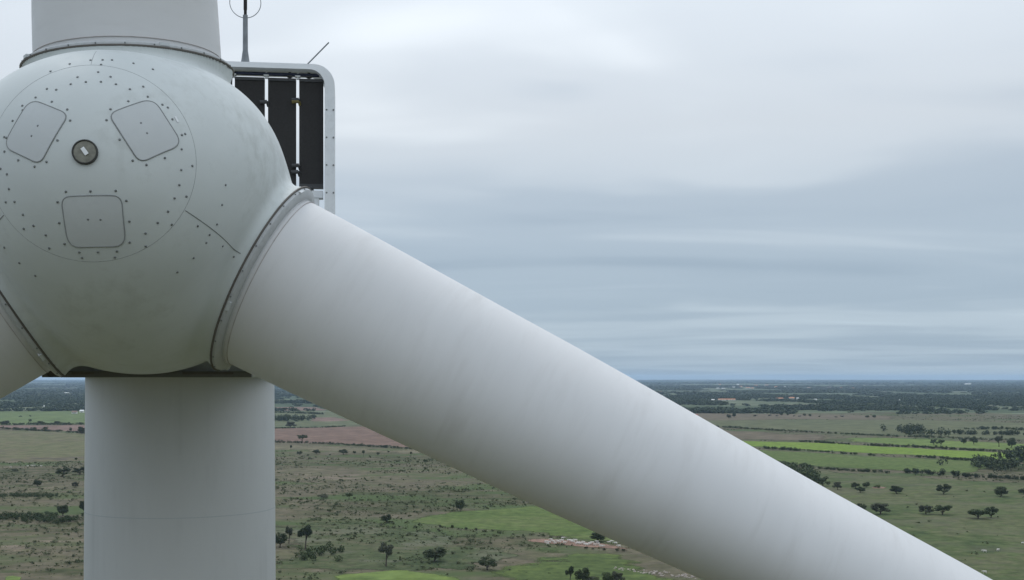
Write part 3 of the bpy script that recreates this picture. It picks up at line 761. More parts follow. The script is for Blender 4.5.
def rot2(x, y, w):
    return x * math.cos(w) - y * math.sin(w), x * math.sin(w) + y * math.cos(w)


# service hatches between the blades, each with a dark gasket
def hatch_outline(K=64):
    """rounded trapezoid in (tangential, radial) metres"""
    c = [(-0.315, 0.42), (0.315, 0.42), (0.305, 0.93), (-0.305, 0.93)]
    c = [Vector((a, b, 0)) for a, b in c]
    rad = [0.10, 0.10, 0.14, 0.14]
    pts = []
    for i in range(len(c)):
        p0, p1, p2 = c[i - 1], c[i], c[(i + 1) % len(c)]
        d0 = (p0 - p1).normalized() * rad[i]; d2 = (p2 - p1).normalized() * rad[i]
        for k in range(9):
            s_ = k / 8
            pts.append((p1 + d0) * (1 - s_) ** 2 + p1 * 2 * s_ * (1 - s_) + (p1 + d2) * s_ ** 2)
        nx = p2 + (p1 - p2).normalized() * rad[(i + 1) % len(c)]
        st = p1 + d2
        pts += [st + (nx - st) * (k / 10) for k in range(1, 10)]
    return pts


bolts = []
for k in range(3):
    base_w = -PHI * -1 + math.pi / 2 + math.pi + k * 2 * math.pi / 3          # hatch direction, first one straight down
    def tr(pt):
        # (tangential, radial) -> rotor plane x, z
        cd = (math.cos(base_w), math.sin(base_w)); td = (-cd[1], cd[0])
        return (td[0] * pt[0] + cd[0] * pt[1] + 0.035, td[1] * pt[0] + cd[1] * pt[1] - 0.04)
    ol = hatch_outline()
    cen = Vector((0, 0.68, 0))
    rings = []
    for s_ in (1.0, 0.985, 0.8, 0.6, 0.4, 0.2):
        xy = np.array([tr(cen + (q - cen) * s_) for q in ol])
        P_, _ = on_shell(xy[:, 0], xy[:, 1], -0.004 if s_ == 1.0 else 0.007)
        rings.append(P_)
    pc, _ = on_shell(*tr(cen), 0.007)
    K = len(ol)
    vs = np.vstack(rings + [pc]); fs = []
    for i in range(5):
        for j in range(K):
            l_ = (j + 1) % K
            fs.append((i * K + j, i * K + l_, (i + 1) * K + l_, (i + 1) * K + j))
    for j in range(K):
        fs.append((5 * K + j, 5 * K + (j + 1) % K, 6 * K))
    mb = MB(); mb.add(vs, fs, True)
    hatch = mb.build('hatch', M_hatch, spinner)
    bm = bmesh.new(); bm.from_mesh(hatch.data); bmesh.ops.recalc_face_normals(bm, faces=bm.faces)
    bm.to_mesh(hatch.data); bm.free()
    xy = np.array([tr(q) for q in ol])
    P_, _ = on_shell(xy[:, 0], xy[:, 1], 0.004)
    mb = MB(); mb.tube(P_, 0.0075, 6, closed=True); mb.build('hatch_gasket', M_gasket, spinner)
    # fixings round the hatch and two on it
    for q in [(-0.26, 0.37), (0, 0.375), (0.26, 0.37), (-0.36, 0.47), (0.36, 0.47), (-0.37, 0.68), (0.37, 0.68), (-0.345, 0.89), (0.345, 0.89), (-0.2, 0.98), (0, 0.985), (0.2, 0.98), (-0.055, 0.66), (0.075, 0.665)]:
        bolts.append(tr(q))
bolts += [(-0.49, 1.04), (-0.29, 1.14), (-0.07, 1.2), (0.06, 1.13), (0.06, 1.21), (0.16, 1.22), (0.39, 1.2), (0.6, 1.15), (0.05, 1.01), (0.19, 0.95), (-0.16, 0.93), (-0.22, 0.83), (-0.06, 0.86), (0.1, 0.87), (0.26, 0.85), (0.41, 0.8), (0.54, 0.86), (-0.48, 0.78), (-0.37, 0.76), (0.81, 0.63), (1.0, 0.34), (1.08, -0.02), (0.97, -0.09), (0.95, -0.26), (0.9, -0.41), (1.02, -0.37), (0.83, -0.56), (0.72, -0.69), (0.86, -0.69), (0.59, -0.81), (0.58, -0.94), (0.25, -1.07), (-0.1, -1.08), (-0.45, -0.98), (-0.47, -0.85), (-0.6, -0.75), (-0.72, -0.77), (-0.71, -0.63), (1.41, -0.14), (1.37, -0.37), (1.31, -0.59), (1.12, -0.66), (1.23, -0.72), (1.19, -0.81), (1.34, -0.78), (1.43, -0.83), (1.05, -0.99), (0.87, -1.16), (-0.85, -1.09), (-0.68, -1.23), (-1.01, -0.92), (-0.86, -0.35), (-0.91, -0.48), (-0.8, -0.49), (-0.9, 0.22), (-0.73, 0.53), (-0.96, -0.12), (-0.88, -0.19)]
mb = MB()
P_, Nn = on_shell(np.array([b[0] for b in bolts]), np.array([b[1] for b in bolts]), -0.004)
for p_, n_v in zip(P_, Nn):
    q = Vector(n_v).to_track_quat('Z', 'Y').to_matrix().to_4x4(); q.translation = Vector(p_)
    mb.lathe([(0.0135, 0), (0.0135, 0.010), (0.009, 0.014), (0.0005, 0.015)], 8, q)
tag(mb.build('bolt_heads', M_bolt, spinner), kind='stuff')

# panel seams: ring round the nose panel and one joint towards each blade
w = np.linspace(0, 2 * math.pi, 160, endpoint=False)
P_, _ = on_shell(1.12 * np.cos(w), 1.12 * np.sin(w), -0.001)
mb = MB(); mb.tube(P_, 0.003, 5, closed=True); mb.build('nose_panel_seam', M_gasket, spinner)
for k in range(3):
    b = b_loc[k]; d2 = np.array([b[0], b[2]]); d2 /= np.linalg.norm(d2)
    rr = np.linspace(1.13, 1.70 if k else 1.4, 20)
    P_, _ = on_shell(d2[0] * rr, d2[1] * rr, -0.001)
    mb = MB(); mb.tube(P_, 0.007 if k else 0.003, 5); mb.build('shell_joint', M_gasket, spinner)

# nose cap: dark dished disc with a small white plate
y0 = float(surf_y(0, 0)[0])
CM = Matrix.Translation((0, y0, 0)) @ Matrix.Rotation(R(90), 4, 'X')
mb = MB(); mb.lathe([(0.0005, 0.022), (0.08, 0.024), (0.118, 0.020), (0.122, 0.010), (0.122, -0.02)], 48, CM)
cap = mb.build('nose_cap', M_cap, spinner)
mb = MB(); mb.lathe([(0.120, -0.02), (0.120, 0.026), (0.126, 0.030), (0.136, 0.026), (0.139, -0.02)], 48, CM)
mb.build('nose_cap_rim', M_capdark, spinner)
mb = MB(); mb.box((-0.022, y0 - 0.034, -0.045), (0.022, y0 - 0.0255, 0.045))
o = mb.build('cap_plate', M_white, spinner)
o.data.transform(Matrix.Translation((0, 0, 0.005)) @ Matrix.Rotation(R(-36), 4, 'Y'))
# small bright sticker and joint plate on the shell
P_, Nn = on_shell(0.905, 0.50, 0.004)
q = Vector(Nn[0]).to_track_quat('Z', 'Y').to_matrix().to_4x4(); q.translation = Vector(P_[0])
mb = MB(); mb.box((-0.012, -0.035, 0), (0.012, 0.035, 0.003)); o = mb.build('sticker', M_white, spinner)
o.data.transform(q @ Matrix.Rotation(R(20), 4, 'Z'))

# --- blades: round roots turning into feathered aerofoils
T_tab = [(1.6, 1.2), (2.0, 1.205), (3, 1.185), (4, 1.15), (5, 1.115), (6, 1.085), (7, 1.04), (8, 0.99), (9, 0.938), (10, 0.89), (11, 0.85), (12, 0.815), (14, 0.74), (18, 0.60), (25, 0.42), (35, 0.27), (45, 0.16), (52, 0.08), (55, 0.02)]
F_tab = [(1.6, 1.2), (3, 1.2), (6, 1.18), (10, 1.1), (14, 0.95), (25, 0.65), (40, 0.4), (52, 0.2), (55, 0.03)]
B_tab = [(1.6, 1.2), (3, 1.22), (6, 1.6), (10, 2.35), (13, 2.6), (18, 2.3), (25, 1.8), (40, 1.1), (52, 0.5), (55, 0.05)]
rho = np.concatenate([np.arange(1.6, 14, 0.25), np.arange(14, 55.01, 1.0)])
NB = 96
tau = np.linspace(0, 2 * math.pi, NB, endpoint=False)
vs = []
for q in rho:
    T_ = np.interp(q, *zip(*T_tab)); F_ = np.interp(q, *zip(*F_tab)); B_ = np.interp(q, *zip(*B_tab))
    mrf = np.clip((q - 3) / 7, 0, 1); mrf = mrf * mrf * (3 - 2 * mrf)
    c, s_ = np.cos(tau), np.sin(tau)
    yy = np.where(c > 0, -F_ * c, -B_ * c)                                   # leading edge upwind (-y)
    env = np.where(c > 0, np.abs(s_), np.abs(s_) * (1 - mrf) + np.abs(s_) ** 1.6 * mrf)
    gr = float(np.interp(q, [3, 7.5, 12, 55], [0, 0.018, 0.033, 0.0]))
    xx = np.sign(s_) * (T_ + gr) * env - gr
    yy = yy + np.interp(q, [2.5, 3.5, 6, 10, 14, 55], [0, 0.05, 0.18, 0.36, 0.46, 0.7]) * -xx      # twist: upper flank turned skywards
    vs.append(np.stack([xx, yy, np.full(NB, q)], -1))
vs = np.vstack(vs)
ii = np.arange(len(rho) - 1)[:, None] * NB; kk = np.arange(NB)[None, :]; k1 = ((np.arange(NB) + 1) % NB)[None, :]
bq = np.stack([ii + kk, ii + k1, ii + NB + k1, ii + NB + kk], -1).reshape(-1, 4)
blade_me = np_mesh('blade', vs, bq, True)
bm = bmesh.new(); bm.from_mesh(blade_me); bmesh.ops.recalc_face_normals(bm, faces=bm.faces); bm.to_mesh(blade_me); bm.free()
blade_me.materials.append(M_blade)

mb = MB(); mb.lathe([(1.335, RIM - 0.018), (1.358, RIM - 0.018), (1.368, RIM - 0.010), (1.368, RIM + 0.003), (1.360, RIM + 0.008), (1.335, RIM + 0.006)], 144, close=True)
lip_me = mb.mesh('cuff_seal')
mb = MB(); mb.lathe([(1.338, RIM - 0.03), (1.347, RIM + 0.012), (1.338, RIM + 0.042), (1.30, RIM + 0.066), (1.255, RIM + 0.078), (1.225, RIM + 0.082), (1.2, RIM + 0.082), (1.2, RIM - 0.03)], 144, close=True)
col_me = mb.mesh('root_collar')
mb = MB(); mb.lathe([(1.2, RIM + 0.0825), (1.216, RIM + 0.0825), (1.216, RIM + 0.094), (1.2, RIM + 0.094)], 144, close=True)
band_me = mb.mesh('root_band')
mb = MB(); mb.lathe([(1.19, RIM + 0.140), (1.2125, RIM + 0.141), (1.2125, RIM + 0.146), (1.19, RIM + 0.147)], 144, close=True)
line_me = mb.mesh('root_joint')
M_band = paint('root_band_paint', (0.62, 0.63, 0.64), rough=0.4)
M_line = plain('root_joint_sealant', (0.48, 0.44, 0.42), 0.7)
for me_, m_ in ((lip_me, M_seal), (col_me, M_ring), (band_me, M_band), (line_me, M_line)):
    me_.materials.append(m_)
BM = []
for k in range(3):
    b = Vector(b_loc[k])
    s_ = b.cross(Vector((0, 1, 0))).normalized()
    f_ = b.cross(s_)                                                          # roughly downwind
    if f_.y < 0:
        s_, f_ = -s_, -f_
    M_ = HUBM @ Matrix((s_, f_, b)).transposed().to_4x4()
    BM.append(M_)
    bl = place(mesh_obj('blade', blade_me, None, turbine), M_)
    for nm, me_ in (('root_collar', col_me), ('root_band', band_me), ('root_joint', line_me)):
        mesh_obj(nm, me_, None, bl)
    o = mesh_obj('cuff_seal', lip_me, None, spinner)
    o.matrix_local = HUBM.inverted() @ M_
    # bracket plates and fixings on the collar
    for w_ in (R(-62), R(-150), R(20), R(110)):
        rm = Matrix.Rotation(w_, 4, 'Z')
        mb = MB(); mb.box((1.300, -0.06, RIM + 0.022), (1.352, 0.06, RIM + 0.062))
        o = mb.build('collar_bracket', M_nac, bl); o.data.transform(rm)
    mb = MB()
    for j in range(24):
        rm = Matrix.Rotation(2 * math.pi * (j + 0.5) / 24, 4, 'Z') @ Matrix.Translation((1.343, 0, RIM + 0.025)) @ Matrix.Rotation(R(90), 4, 'Y')
        mb.lathe([(0.010, -0.005), (0.010, 0.010), (0.0005, 0.014)], 8, rm)
    tag(mb.build('collar_bolts', M_bolt, bl), kind='stuff')

# --- roof cooler: rounded frame, radiator panels, pipework, mast
CY0, CY1 = 7.8, 8.55
OW, IW, OT = 2.515, 2.315, 4.055
mb = MB()
rc_o, rc_i = 0.42, 0.30
prof_o = []; prof_i = []
for pts, hw, top, rad in ((prof_o, OW, OT, rc_o), (prof_i, IW, OT - 0.11, rc_i)):
    pts.append((hw, 1.05))
    for k in range(13):
        w_ = R(90 * k / 12); pts.append((hw - rad + rad * math.cos(w_), top - rad + rad * math.sin(w_)))
    for k in range(13):
        w_ = R(90 + 90 * k / 12); pts.append((-hw + rad + rad * math.cos(w_), top - rad + rad * math.sin(w_)))
    pts.append((-hw, 1.05))
vs = []; fs = []
for (xo, zo), (xi, zi) in zip(prof_o, prof_i):
    vs += [(xo, CY0 + 0.02, zo - 0.0), (xo, CY1, zo), (xi, CY1, zi), (xi, CY0, zi), ]
K = len(prof_o)
for i in range(K - 1):
    for j in range(4):
        l_ = (j + 1) % 4
        fs.append((i * 4 + j, i * 4 + l_, (i + 1) * 4 + l_, (i + 1) * 4 + j))
fs += [(0, 1, 2, 3), tuple((K - 1) * 4 + j for j in (3, 2, 1, 0))]
mb.add(vs, fs, True)
cooler = place(mb.build('cooler_frame', M_frame, turbine, 30), YM)
edges = [(-2.29, -1.78), (-1.72, -1.21), (-1.15, -0.65), (-0.59, -0.10), (-0.04, 0.485), (0.545, 1.125), (1.195, 1.745), (1.808, 2.285)]
fin = MB()
for i, (x0, x1) in enumerate(edges):
    mb = MB(); mb.box((x0, CY0 + 0.22, 1.70), (x1, CY0 + 0.36, 3.74))
    pn = mb.build('radiator_panel', M_rad, cooler)
    for z0, z1 in ((3.742, 3.80), (1.62, 1.698)):
        mb = MB(); mb.box((x0, CY0 + 0.195, z0), (x1, CY0 + 0.385, z1)); mb.build('radiator_header', M_dark, cooler)
mb = MB()
mb.tube([(-2.2, CY0 + 0.26, 3.885), (2.2, CY0 + 0.26, 3.885)], 0.036, 10)
mb.build('coolant_pipe', M_pipe, cooler)
for x_ in (-1.75, -1.18, -0.62, 0.52, 1.16, 1.62, 1.78, 2.0):
    mb = MB(); mb.tube([(x_, CY0 + 0.26, 3.79), (x_, CY0 + 0.26, 3.93)], 0.03, 8).box((x_ - 0.05, CY0 + 0.2, 3.835), (x_ + 0.05, CY0 + 0.32, 3.862))
    mb.build('pipe_fitting', M_white if x_ in (1.16, 1.78, 0.52) else M_dark, cooler)
mb = MB(); mb.box((-2.28, CY0 + 0.16, 1.42), (2.28, CY0 + 0.46, 1.56)); mb.build('cooler_base_beam', M_frame, cooler)
for x_ in (-1.9, -0.9, 0.1, 1.1, 1.98):
    mb = MB(); mb.box((x_, CY0 + 0.18, 1.0), (x_ + 0.22, CY0 + 0.44, 1.418)); mb.build('cooler_foot', M_frame, cooler)
for (x_, z_, m_) in ((1.775, 3.33, M_yellow), (1.775, 3.36, M_dark), (1.15, 3.30, M_dark), (1.775, 2.05, M_dark), (1.765, 1.92, M_dark), (2.03, 1.60, M_dark)):
    mb = MB(); mb.tube([(x_ - 0.11, CY0 + 0.17, z_), (x_ + 0.03, CY0 + 0.17, z_ + 0.01)], 0.04, 8).tube([(x_ + 0.03, CY0 + 0.17, z_ + 0.01), (x_ + 0.05, CY0 + 0.25, z_ - 0.06)], 0.03, 8)
    mb.build('hose_valve', m_, cooler)
mb = MB()
for z_ in (1.5, 2.05, 2.6, 3.15):
    for x_ in (2.355, 2.49):
        mb.lathe([(0.018, 0), (0.018, 0.012), (0.0005, 0.014)], 8, Matrix.Translation((x_, CY0 + 0.012, z_)) @ Matrix.Rotation(R(90), 4, 'X'))
tag(mb.build('frame_bolts', M_bolt, cooler), kind='stuff')
# lightning / wind mast with protection ring, and a slanted rod
YC = CY0 + 0.3
mb = MB(); mb.tube([(0.745, YC, OT - 0.02), (0.745, YC, OT + 0.06), (0.745, YC, OT + 0.30), (0.745, YC, OT + 1.0)], [0.095, 0.085, 0.052, 0.048], 16)
mast = place(mb.build('sensor_mast', M_mast, turbine), YM)
mb = MB(); mb.tube([(0.745, YC, OT + 1.0), (0.745, YC, OT + 1.10), (0.745, YC, OT + 1.11), (0.745, YC, OT + 1.36), (0.745, YC, OT + 1.38), (0.745, YC, OT + 1.5)], [0.03, 0.03, 0.036, 0.036, 0.02, 0.012], 12)
mb.build('mast_tip', M_rad, mast)
mb = MB(); mb.tube([(0.745 + 0.305 * math.cos(w_), YC, OT + 1.25 + 0.305 * math.sin(w_)) for w_ in np.linspace(0, 2 * math.pi, 48, endpoint=False)], 0.008, 6, closed=True)
mb.build('guard_ring', M_mast, mast)
mb = MB(); mb.tube([(1.93, YC, OT + 0.02), (2.395, YC - 0.05, OT + 0.50)], 0.014, 8)
rod = place(mb.build('lightning_rod', M_mast, turbine), YM)
mb = MB(); mb.box((1.82, YC - 0.08, OT - 0.01), (2.0, YC + 0.08, OT + 0.035)); mb.build('rod_foot', M_mast, rod)

# ------------------------------------------------------------------ the plain
rng = np.random.default_rng(11)
M_plain = ground_mat('scrub_plain', [(0.058, 0.066, 0.030), (0.092, 0.086, 0.050), (0.122, 0.105, 0.073), (0.098, 0.096, 0.052), (0.165, 0.135, 0.10)], 0.006, (0.5, 1.0, 1), 0.16, (0.062, 0.092, 0.032), 0.9, ragged=False, gain=1.0, yel=1.0)
FM = {
    'green_pale': ground_mat('pale_green_crop', [(0.115, 0.17, 0.075), (0.15, 0.215, 0.09)], 0.004, (0.8, 1.0, 1), 0.05),
    'green_grey': ground_mat('grey_green_grass', [(0.10, 0.135, 0.075), (0.14, 0.165, 0.10)], 0.004, (0.8, 1.0, 1), 0.05),
    'green_mid': ground_mat('mid_green_crop', [(0.085, 0.14, 0.045), (0.115, 0.175, 0.055), (0.13, 0.17, 0.07)], 0.012, (0.8, 1.0, 1), 0.25),
    'green_light': ground_mat('light_green_crop', [(0.11, 0.17, 0.055), (0.15, 0.22, 0.06)], 0.008, (0.8, 1.0, 1), 0.12, gain=0.98),
    'green_bright': ground_mat('bright_green_crop', [(0.125, 0.205, 0.04), (0.165, 0.26, 0.045)], 0.010, (0.8, 1.0, 1), 0.2, gain=0.98),
    'green_scrub': ground_mat('green_scrub_grass', [(0.055, 0.085, 0.038), (0.085, 0.115, 0.055), (0.12, 0.125, 0.08)], 0.014, (0.8, 1.0, 1), 0.3, (0.15, 0.145, 0.105), 0.5),
    'green_meadow': ground_mat('green_meadow_grass', [(0.068, 0.105, 0.038), (0.095, 0.145, 0.048), (0.125, 0.18, 0.055)], 0.018, (0.8, 1.0, 1), 0.3),
    'olive': ground_mat('olive_pasture', [(0.115, 0.14, 0.078), (0.14, 0.16, 0.095)], 0.004, (0.8, 1.0, 1), 0.06),
    'pasture_dry': ground_mat('dry_pasture', [(0.125, 0.115, 0.095), (0.165, 0.165, 0.10), (0.13, 0.155, 0.08), (0.19, 0.175, 0.12)], 0.006, (0.8, 1.0, 1), 0.1),
    'pasture_pale': ground_mat('pale_pasture', [(0.15, 0.15, 0.10), (0.20, 0.19, 0.135)], 0.012, (0.8, 1.0, 1), 0.12),
    'pasture_right': ground_mat('right_pasture', [(0.066, 0.104, 0.042), (0.094, 0.134, 0.054), (0.125, 0.142, 0.08), (0.10, 0.15, 0.05)], 0.009, (0.8, 1.0, 1), 0.22, (0.13, 0.115, 0.085), 0.35),
    'soil_far': ground_mat('far_soil', [(0.19, 0.14, 0.125), (0.235, 0.175, 0.155)], 0.006, (0.8, 1.0, 1), 0.05),
    'soil_red': ground_mat('red_soil', [(0.165, 0.118, 0.098), (0.215, 0.158, 0.132)], 0.008, (0.8, 1.0, 1), 0.08),
    'soil_pink': ground_mat('pink_soil', [(0.24, 0.165, 0.135), (0.31, 0.225, 0.185)], 0.03, (0.8, 1.0, 1), 0.3),
    'soil_pale': ground_mat('pale_soil', [(0.12, 0.13, 0.07), (0.24, 0.205, 0.16), (0.36, 0.31, 0.26)], 0.06, (0.8, 1.0, 1), 0.5),
    'soil_dry': ground_mat('dry_brown_pasture', [(0.135, 0.125, 0.09), (0.175, 0.155, 0.12)], 0.006, (0.8, 1.0, 1), 0.06),
    'track': ground_mat('track_dust', [(0.21, 0.19, 0.15), (0.30, 0.265, 0.215)], 0.02, (1, 1, 1), 0.3),
}
# ground sheet: rings out to the horizon
rad = [0, 200, 500, 1000, 2000, 4000, 8000, 16000, 28000, 41000]
mb = MB(); vs = [(0, 0, 0)]; fs = []
NS = 96
for r_ in rad[1:]:
    vs += [(r_ * math.cos(2 * math.pi * k / NS), r_ * math.sin(2 * math.pi * k / NS), 0) for k in range(NS)]
for k in range(NS):
    fs.append((0, 1 + k, 1 + (k + 1) % NS))
for i in range(len(rad) - 2):
    for k in range(NS):
        l_ = (k + 1) % NS
        fs.append((1 + i * NS + k, 1 + (i + 1) * NS + k, 1 + (i + 1) * NS + l_, 1 + i * NS + l_))
mb.add(vs, fs)
ground = tag(mb.build('ground', M_plain), kind='structure')
# farther country: greener, mosaic of woods and clearings
M_far = ground_mat('wooded_country', [(0.045, 0.068, 0.034), (0.062, 0.085, 0.045), (0.12, 0.14, 0.085), (0.19, 0.185, 0.13)], 0.0011, (0.45, 1.3, 1), 0.02, ragged=False, gain=1.0, yel=1.0)
ri, ro = 3160.0, 40900.0
a0, a1, na = R(50), R(130), 80
vs = []; fs = []
for r_ in (ri, 8000, 20000, ro):
    for k in range(na + 1):
        w_ = a0 + (a1 - a0) * k / na
        q = r_ + (60 * math.sin(k * 1.7) + 40 * math.sin(k * 0.6) if r_ == ri else 0)
        vs.append((q * math.cos(w_) / max(math.sin(w_), .5), q * 1.0 if r_ == ri else q * math.sin(w_), 0.012))
for i in range(3):
    for k in range(na):
        fs.append((i * (na + 1) + k, i * (na + 1) + k + 1, (i + 1) * (na + 1) + k + 1, (i + 1) * (na + 1) + k))
mb = MB(); mb.add(vs, fs)
o = tag(mb.build('wooded_plain', M_far), kind='structure')
bm = bmesh.new(); bm.from_mesh(o.data); bmesh.ops.recalc_face_normals(bm, faces=bm.faces)
if sum(f.normal.z for f in bm.faces) < 0: bmesh.ops.reverse_faces(bm, faces=bm.faces)
bm.to_mesh(o.data); bm.free()

SOFT = {'green_scrub': 0.3, 'green_meadow': 0.25, 'pasture_right': 0.15, 'soil_pale': 0.4, 'pasture_dry': 0.12, 'pasture_pale': 0.25, 'soil_pink': 0.14, 'track': 0.35, 'soil_dry': 0.2}


def poly_dist(x, y, poly):
    """distance to the outline"""
    d = np.full(x.shape, 1e9)
    for k in range(len(poly)):
        (x0, y0_), (x1, y1) = poly[k - 1], poly[k]
        t_ = np.clip(((x - x0) * (x1 - x0) + (y - y0_) * (y1 - y0_)) / ((x1 - x0) ** 2 + (y1 - y0_) ** 2 + 1e-9), 0, 1)
        d = np.minimum(d, np.hypot(x - x0 - t_ * (x1 - x0), y - y0_ - t_ * (y1 - y0_)))
    return d


def in_poly(x, y, poly):
    c = np.zeros(x.shape, bool); m_ = len(poly)
    for k in range(m_):
        x0, y0_ = poly[k]; x1, y1 = poly[k - 1]
        c ^= ((y0_ > y) != (y1 > y)) & (x < (x1 - x0) * (y - y0_) / (y1 - y0_ + 1e-9) + x0)
    return c


for i, (nm, mk, poly) in enumerate(FIELDS):
    pa = np.array(poly)
    lo_, hi_ = pa.min(0), pa.max(0); ext = hi_ - lo_
    soft = SOFT.get(mk, 0.10) * min(ext[1], 160)
    soft = max(soft, 1.5)
    nx, ny = int(np.clip(ext[0] / soft * 1.5, 12, 130)), int(np.clip(ext[1] / soft * 2.0, 14, 70))
    gx, gy = np.meshgrid(np.linspace(lo_[0], hi_[0], nx + 1), np.linspace(lo_[1], hi_[1], ny + 1))
    # the outline itself wanders a little
    wx = gx + (vnoise(gx / 40, gy / 40, 5) - .5) * soft * 1.2; wy = gy + (vnoise(gx / 55, gy / 30, 9) - .5) * soft * 1.2
    ins = in_poly(wx, wy, poly)
    rim = np.where(ins, np.clip(poly_dist(wx, wy, poly) / soft, 0, 1), 0.0)
    idx = np.arange((nx + 1) * (ny + 1)).reshape(ny + 1, nx + 1)
    q = np.stack([idx[:-1, :-1], idx[:-1, 1:], idx[1:, 1:], idx[1:, :-1]], -1).reshape(-1, 4)
    q = q[(rim.ravel()[q] > 0).any(1)]
    used, inv = np.unique(q, return_inverse=True)
    v_ = np.stack([gx.ravel()[used], gy.ravel()[used], np.full(len(used), 0.02 + 0.012 * i)], -1)
    me = np_mesh(nm, v_, inv.reshape(-1, 4))
    at = me.attributes.new('rim', 'FLOAT', 'POINT'); at.data.foreach_set('value', rim.ravel()[used].astype(np.float32))
    tag(mesh_obj(nm, me, FM[mk]), kind='structure')

# ------------------------------------------------------------------ foliage
LEAF = [leaf_mat('leaf_dark', (0.028, 0.042, 0.021), (0.070, 0.088, 0.042)),
        leaf_mat('leaf_green', (0.036, 0.056, 0.022), (0.085, 0.108, 0.044)),
        leaf_mat('leaf_grey', (0.048, 0.056, 0.036), (0.105, 0.11, 0.072))]
M_bark = plain('bark', (0.075, 0.06, 0.048), 0.9, 0, 0.3, 3)
M_wood = leaf_mat('woodland_leaf', (0.024, 0.040, 0.020), (0.058, 0.080, 0.036))
M_scrub = leaf_mat('scrub_leaf', (0.058, 0.082, 0.034), (0.14, 0.15, 0.08))


def leaves(centres, radii, count, size, rg, flat=1.0):
    """leaf-sized quads through the volume of several clumps, denser near the surface"""
    centres = np.asarray(centres, float); radii = np.asarray(radii, float)
    wgt = radii ** 2; wgt = wgt / wgt.sum()
    idx = rg.choice(len(centres), count, p=wgt)
    d = rg.normal(size=(count, 3)); d /= np.linalg.norm(d, axis=1, keepdims=True)
    rr = radii[idx] * (0.45 + 0.6 * rg.random(count) ** 0.6)
    p = centres[idx] + d * rr[:, None] * np.array([1, 1, flat])
    nrm = d + rg.normal(size=(count, 3)) * 0.55; nrm /= np.linalg.norm(nrm, axis=1, keepdims=True)
    t = np.cross(nrm, rg.normal(size=(count, 3))); t /= np.linalg.norm(t, axis=1, keepdims=True)
    b = np.cross(nrm, t)
    s = size * (0.6 + 0.8 * rg.random(count))[:, None]
    q = np.stack([p - t * s - b * s * .45, p + t * s * .2 - b * s * .75, p + t * s + b * s * .35, p - t * s * .25 + b * s * .8], 1).reshape(-1, 3)
    return q, np.arange(count * 4).reshape(-1, 4)


def make_tree(kind, seed):
    """unit tree: 1 high, about 1 wide; returns trunk mesh and crown mesh"""
    rg = np.random.default_rng(seed)
    mb = MB(); cs = []; rs = []
    if kind == 'R':
        h0, n, limb = 0.16, 17, 4
    elif kind == 'U':
        h0, n, limb = 0.40, 15, 4
    elif kind == 'S':
        h0, n, limb = 0.22, 17, 5
    else:
        h0, n, limb = 0.04, 11, 4
    lean = rg.normal(size=2) * 0.03
    tr = 0.036 if kind != 'B' else 0.015
    mb.tube([(0, 0, -0.01), (lean[0] * .3, lean[1] * .3, h0 * .35), (lean[0], lean[1], h0), (lean[0] * 1.4, lean[1] * 1.4, h0 + .25)], [tr * 1.7, tr * 1.1, tr * .9, tr * .4], 7)
    for k in range(n):
        w_ = 2 * math.pi * (k * 0.618 + rg.random() * .15)
        if kind == 'R':
            zc = rg.uniform(0.28, 0.82); rad_ = 0.36 * math.sqrt(max(0.05, 1 - ((zc - 0.5) / 0.52) ** 2)) * math.sqrt(rg.uniform(.25, 1)); r0 = rg.uniform(.13, .20)
        elif kind == 'U':
            zc = rg.uniform(0.54, 0.87); rad_ = 0.38 * math.sqrt(rg.uniform(.05, 1)) * (1.1 - .6 * abs(zc - .7)); r0 = rg.uniform(.11, .18)
        elif kind == 'S':
            rad_ = 0.42 * math.sqrt(rg.uniform(.05, 1)); zc = 0.80 - 0.75 * rad_ ** 1.3 + rg.uniform(-.30, .06); r0 = rg.uniform(.12, .19)
        else:
            rad_ = 0.38 * math.sqrt(rg.uniform(.02, 1)); zc = rg.uniform(.2, .72) * (1 - .7 * rad_); r0 = rg.uniform(.14, .24)
        cs.append((rad_ * math.cos(w_) + lean[0], rad_ * math.sin(w_) + lean[1], zc)); rs.append(r0)
    for k in range(limb):
        c_ = cs[(k * 3) % n]
        e = np.array([lean[0], lean[1], h0 * rg.uniform(.75, 1.05)]); c_ = np.array(c_)
        m1 = e * .5 + c_ * .5 + np.array([0, 0, -.05])
        mb.tube([e, m1, c_], [tr * .7, tr * .45, tr * .15], 5)
    tm = mb.mesh('trunk')
    cnt = {'R': 2400, 'U': 1900, 'S': 1900, 'B': 1200}[kind]
    q, f = leaves(cs, rs, cnt, 0.030, rg, 0.75 if kind in 'US' else 0.85)
    q[:, 2] = np.maximum(q[:, 2], 0.01)
    return tm, np_mesh('crown', q, f)


PROTO = {}
for kind in 'RUSB':
    for v in range(3):
        tm, cm = make_tree(kind, 31 * ord(kind) + v)
        tm.materials.append(M_bark); cm.materials.append(LEAF[v])
        PROTO[kind, v] = (tm, cm)
NAMES = {'R': 'round_tree', 'U': 'umbrella_tree', 'S': 'spreading_tree', 'B': 'bush'}
CATS = {'R': 'tree', 'U': 'tree', 'S': 'tree', 'B': 'bush'}
rnd = random.Random(5)
for i, (x, y, h_, w_, kind, lab, grp) in enumerate(TREES):
    v = rnd.choice((0, 0, 1, 2))
    if 'grey' in lab or 'brownish' in lab: v = 2
    if 'dark' in lab or 'dense' in lab: v = 0
    tm, cm = PROTO[kind, v]
    root = empty(NAMES[kind], (x, y, 0.03), None, rnd.uniform(0, 6.28))
    root.scale = (w_, w_, h_ * 1.04)
    tag(root, lab, CATS[kind], grp)
    mesh_obj('trunk', tm, None, root)
    mesh_obj('crown', cm, None, root)

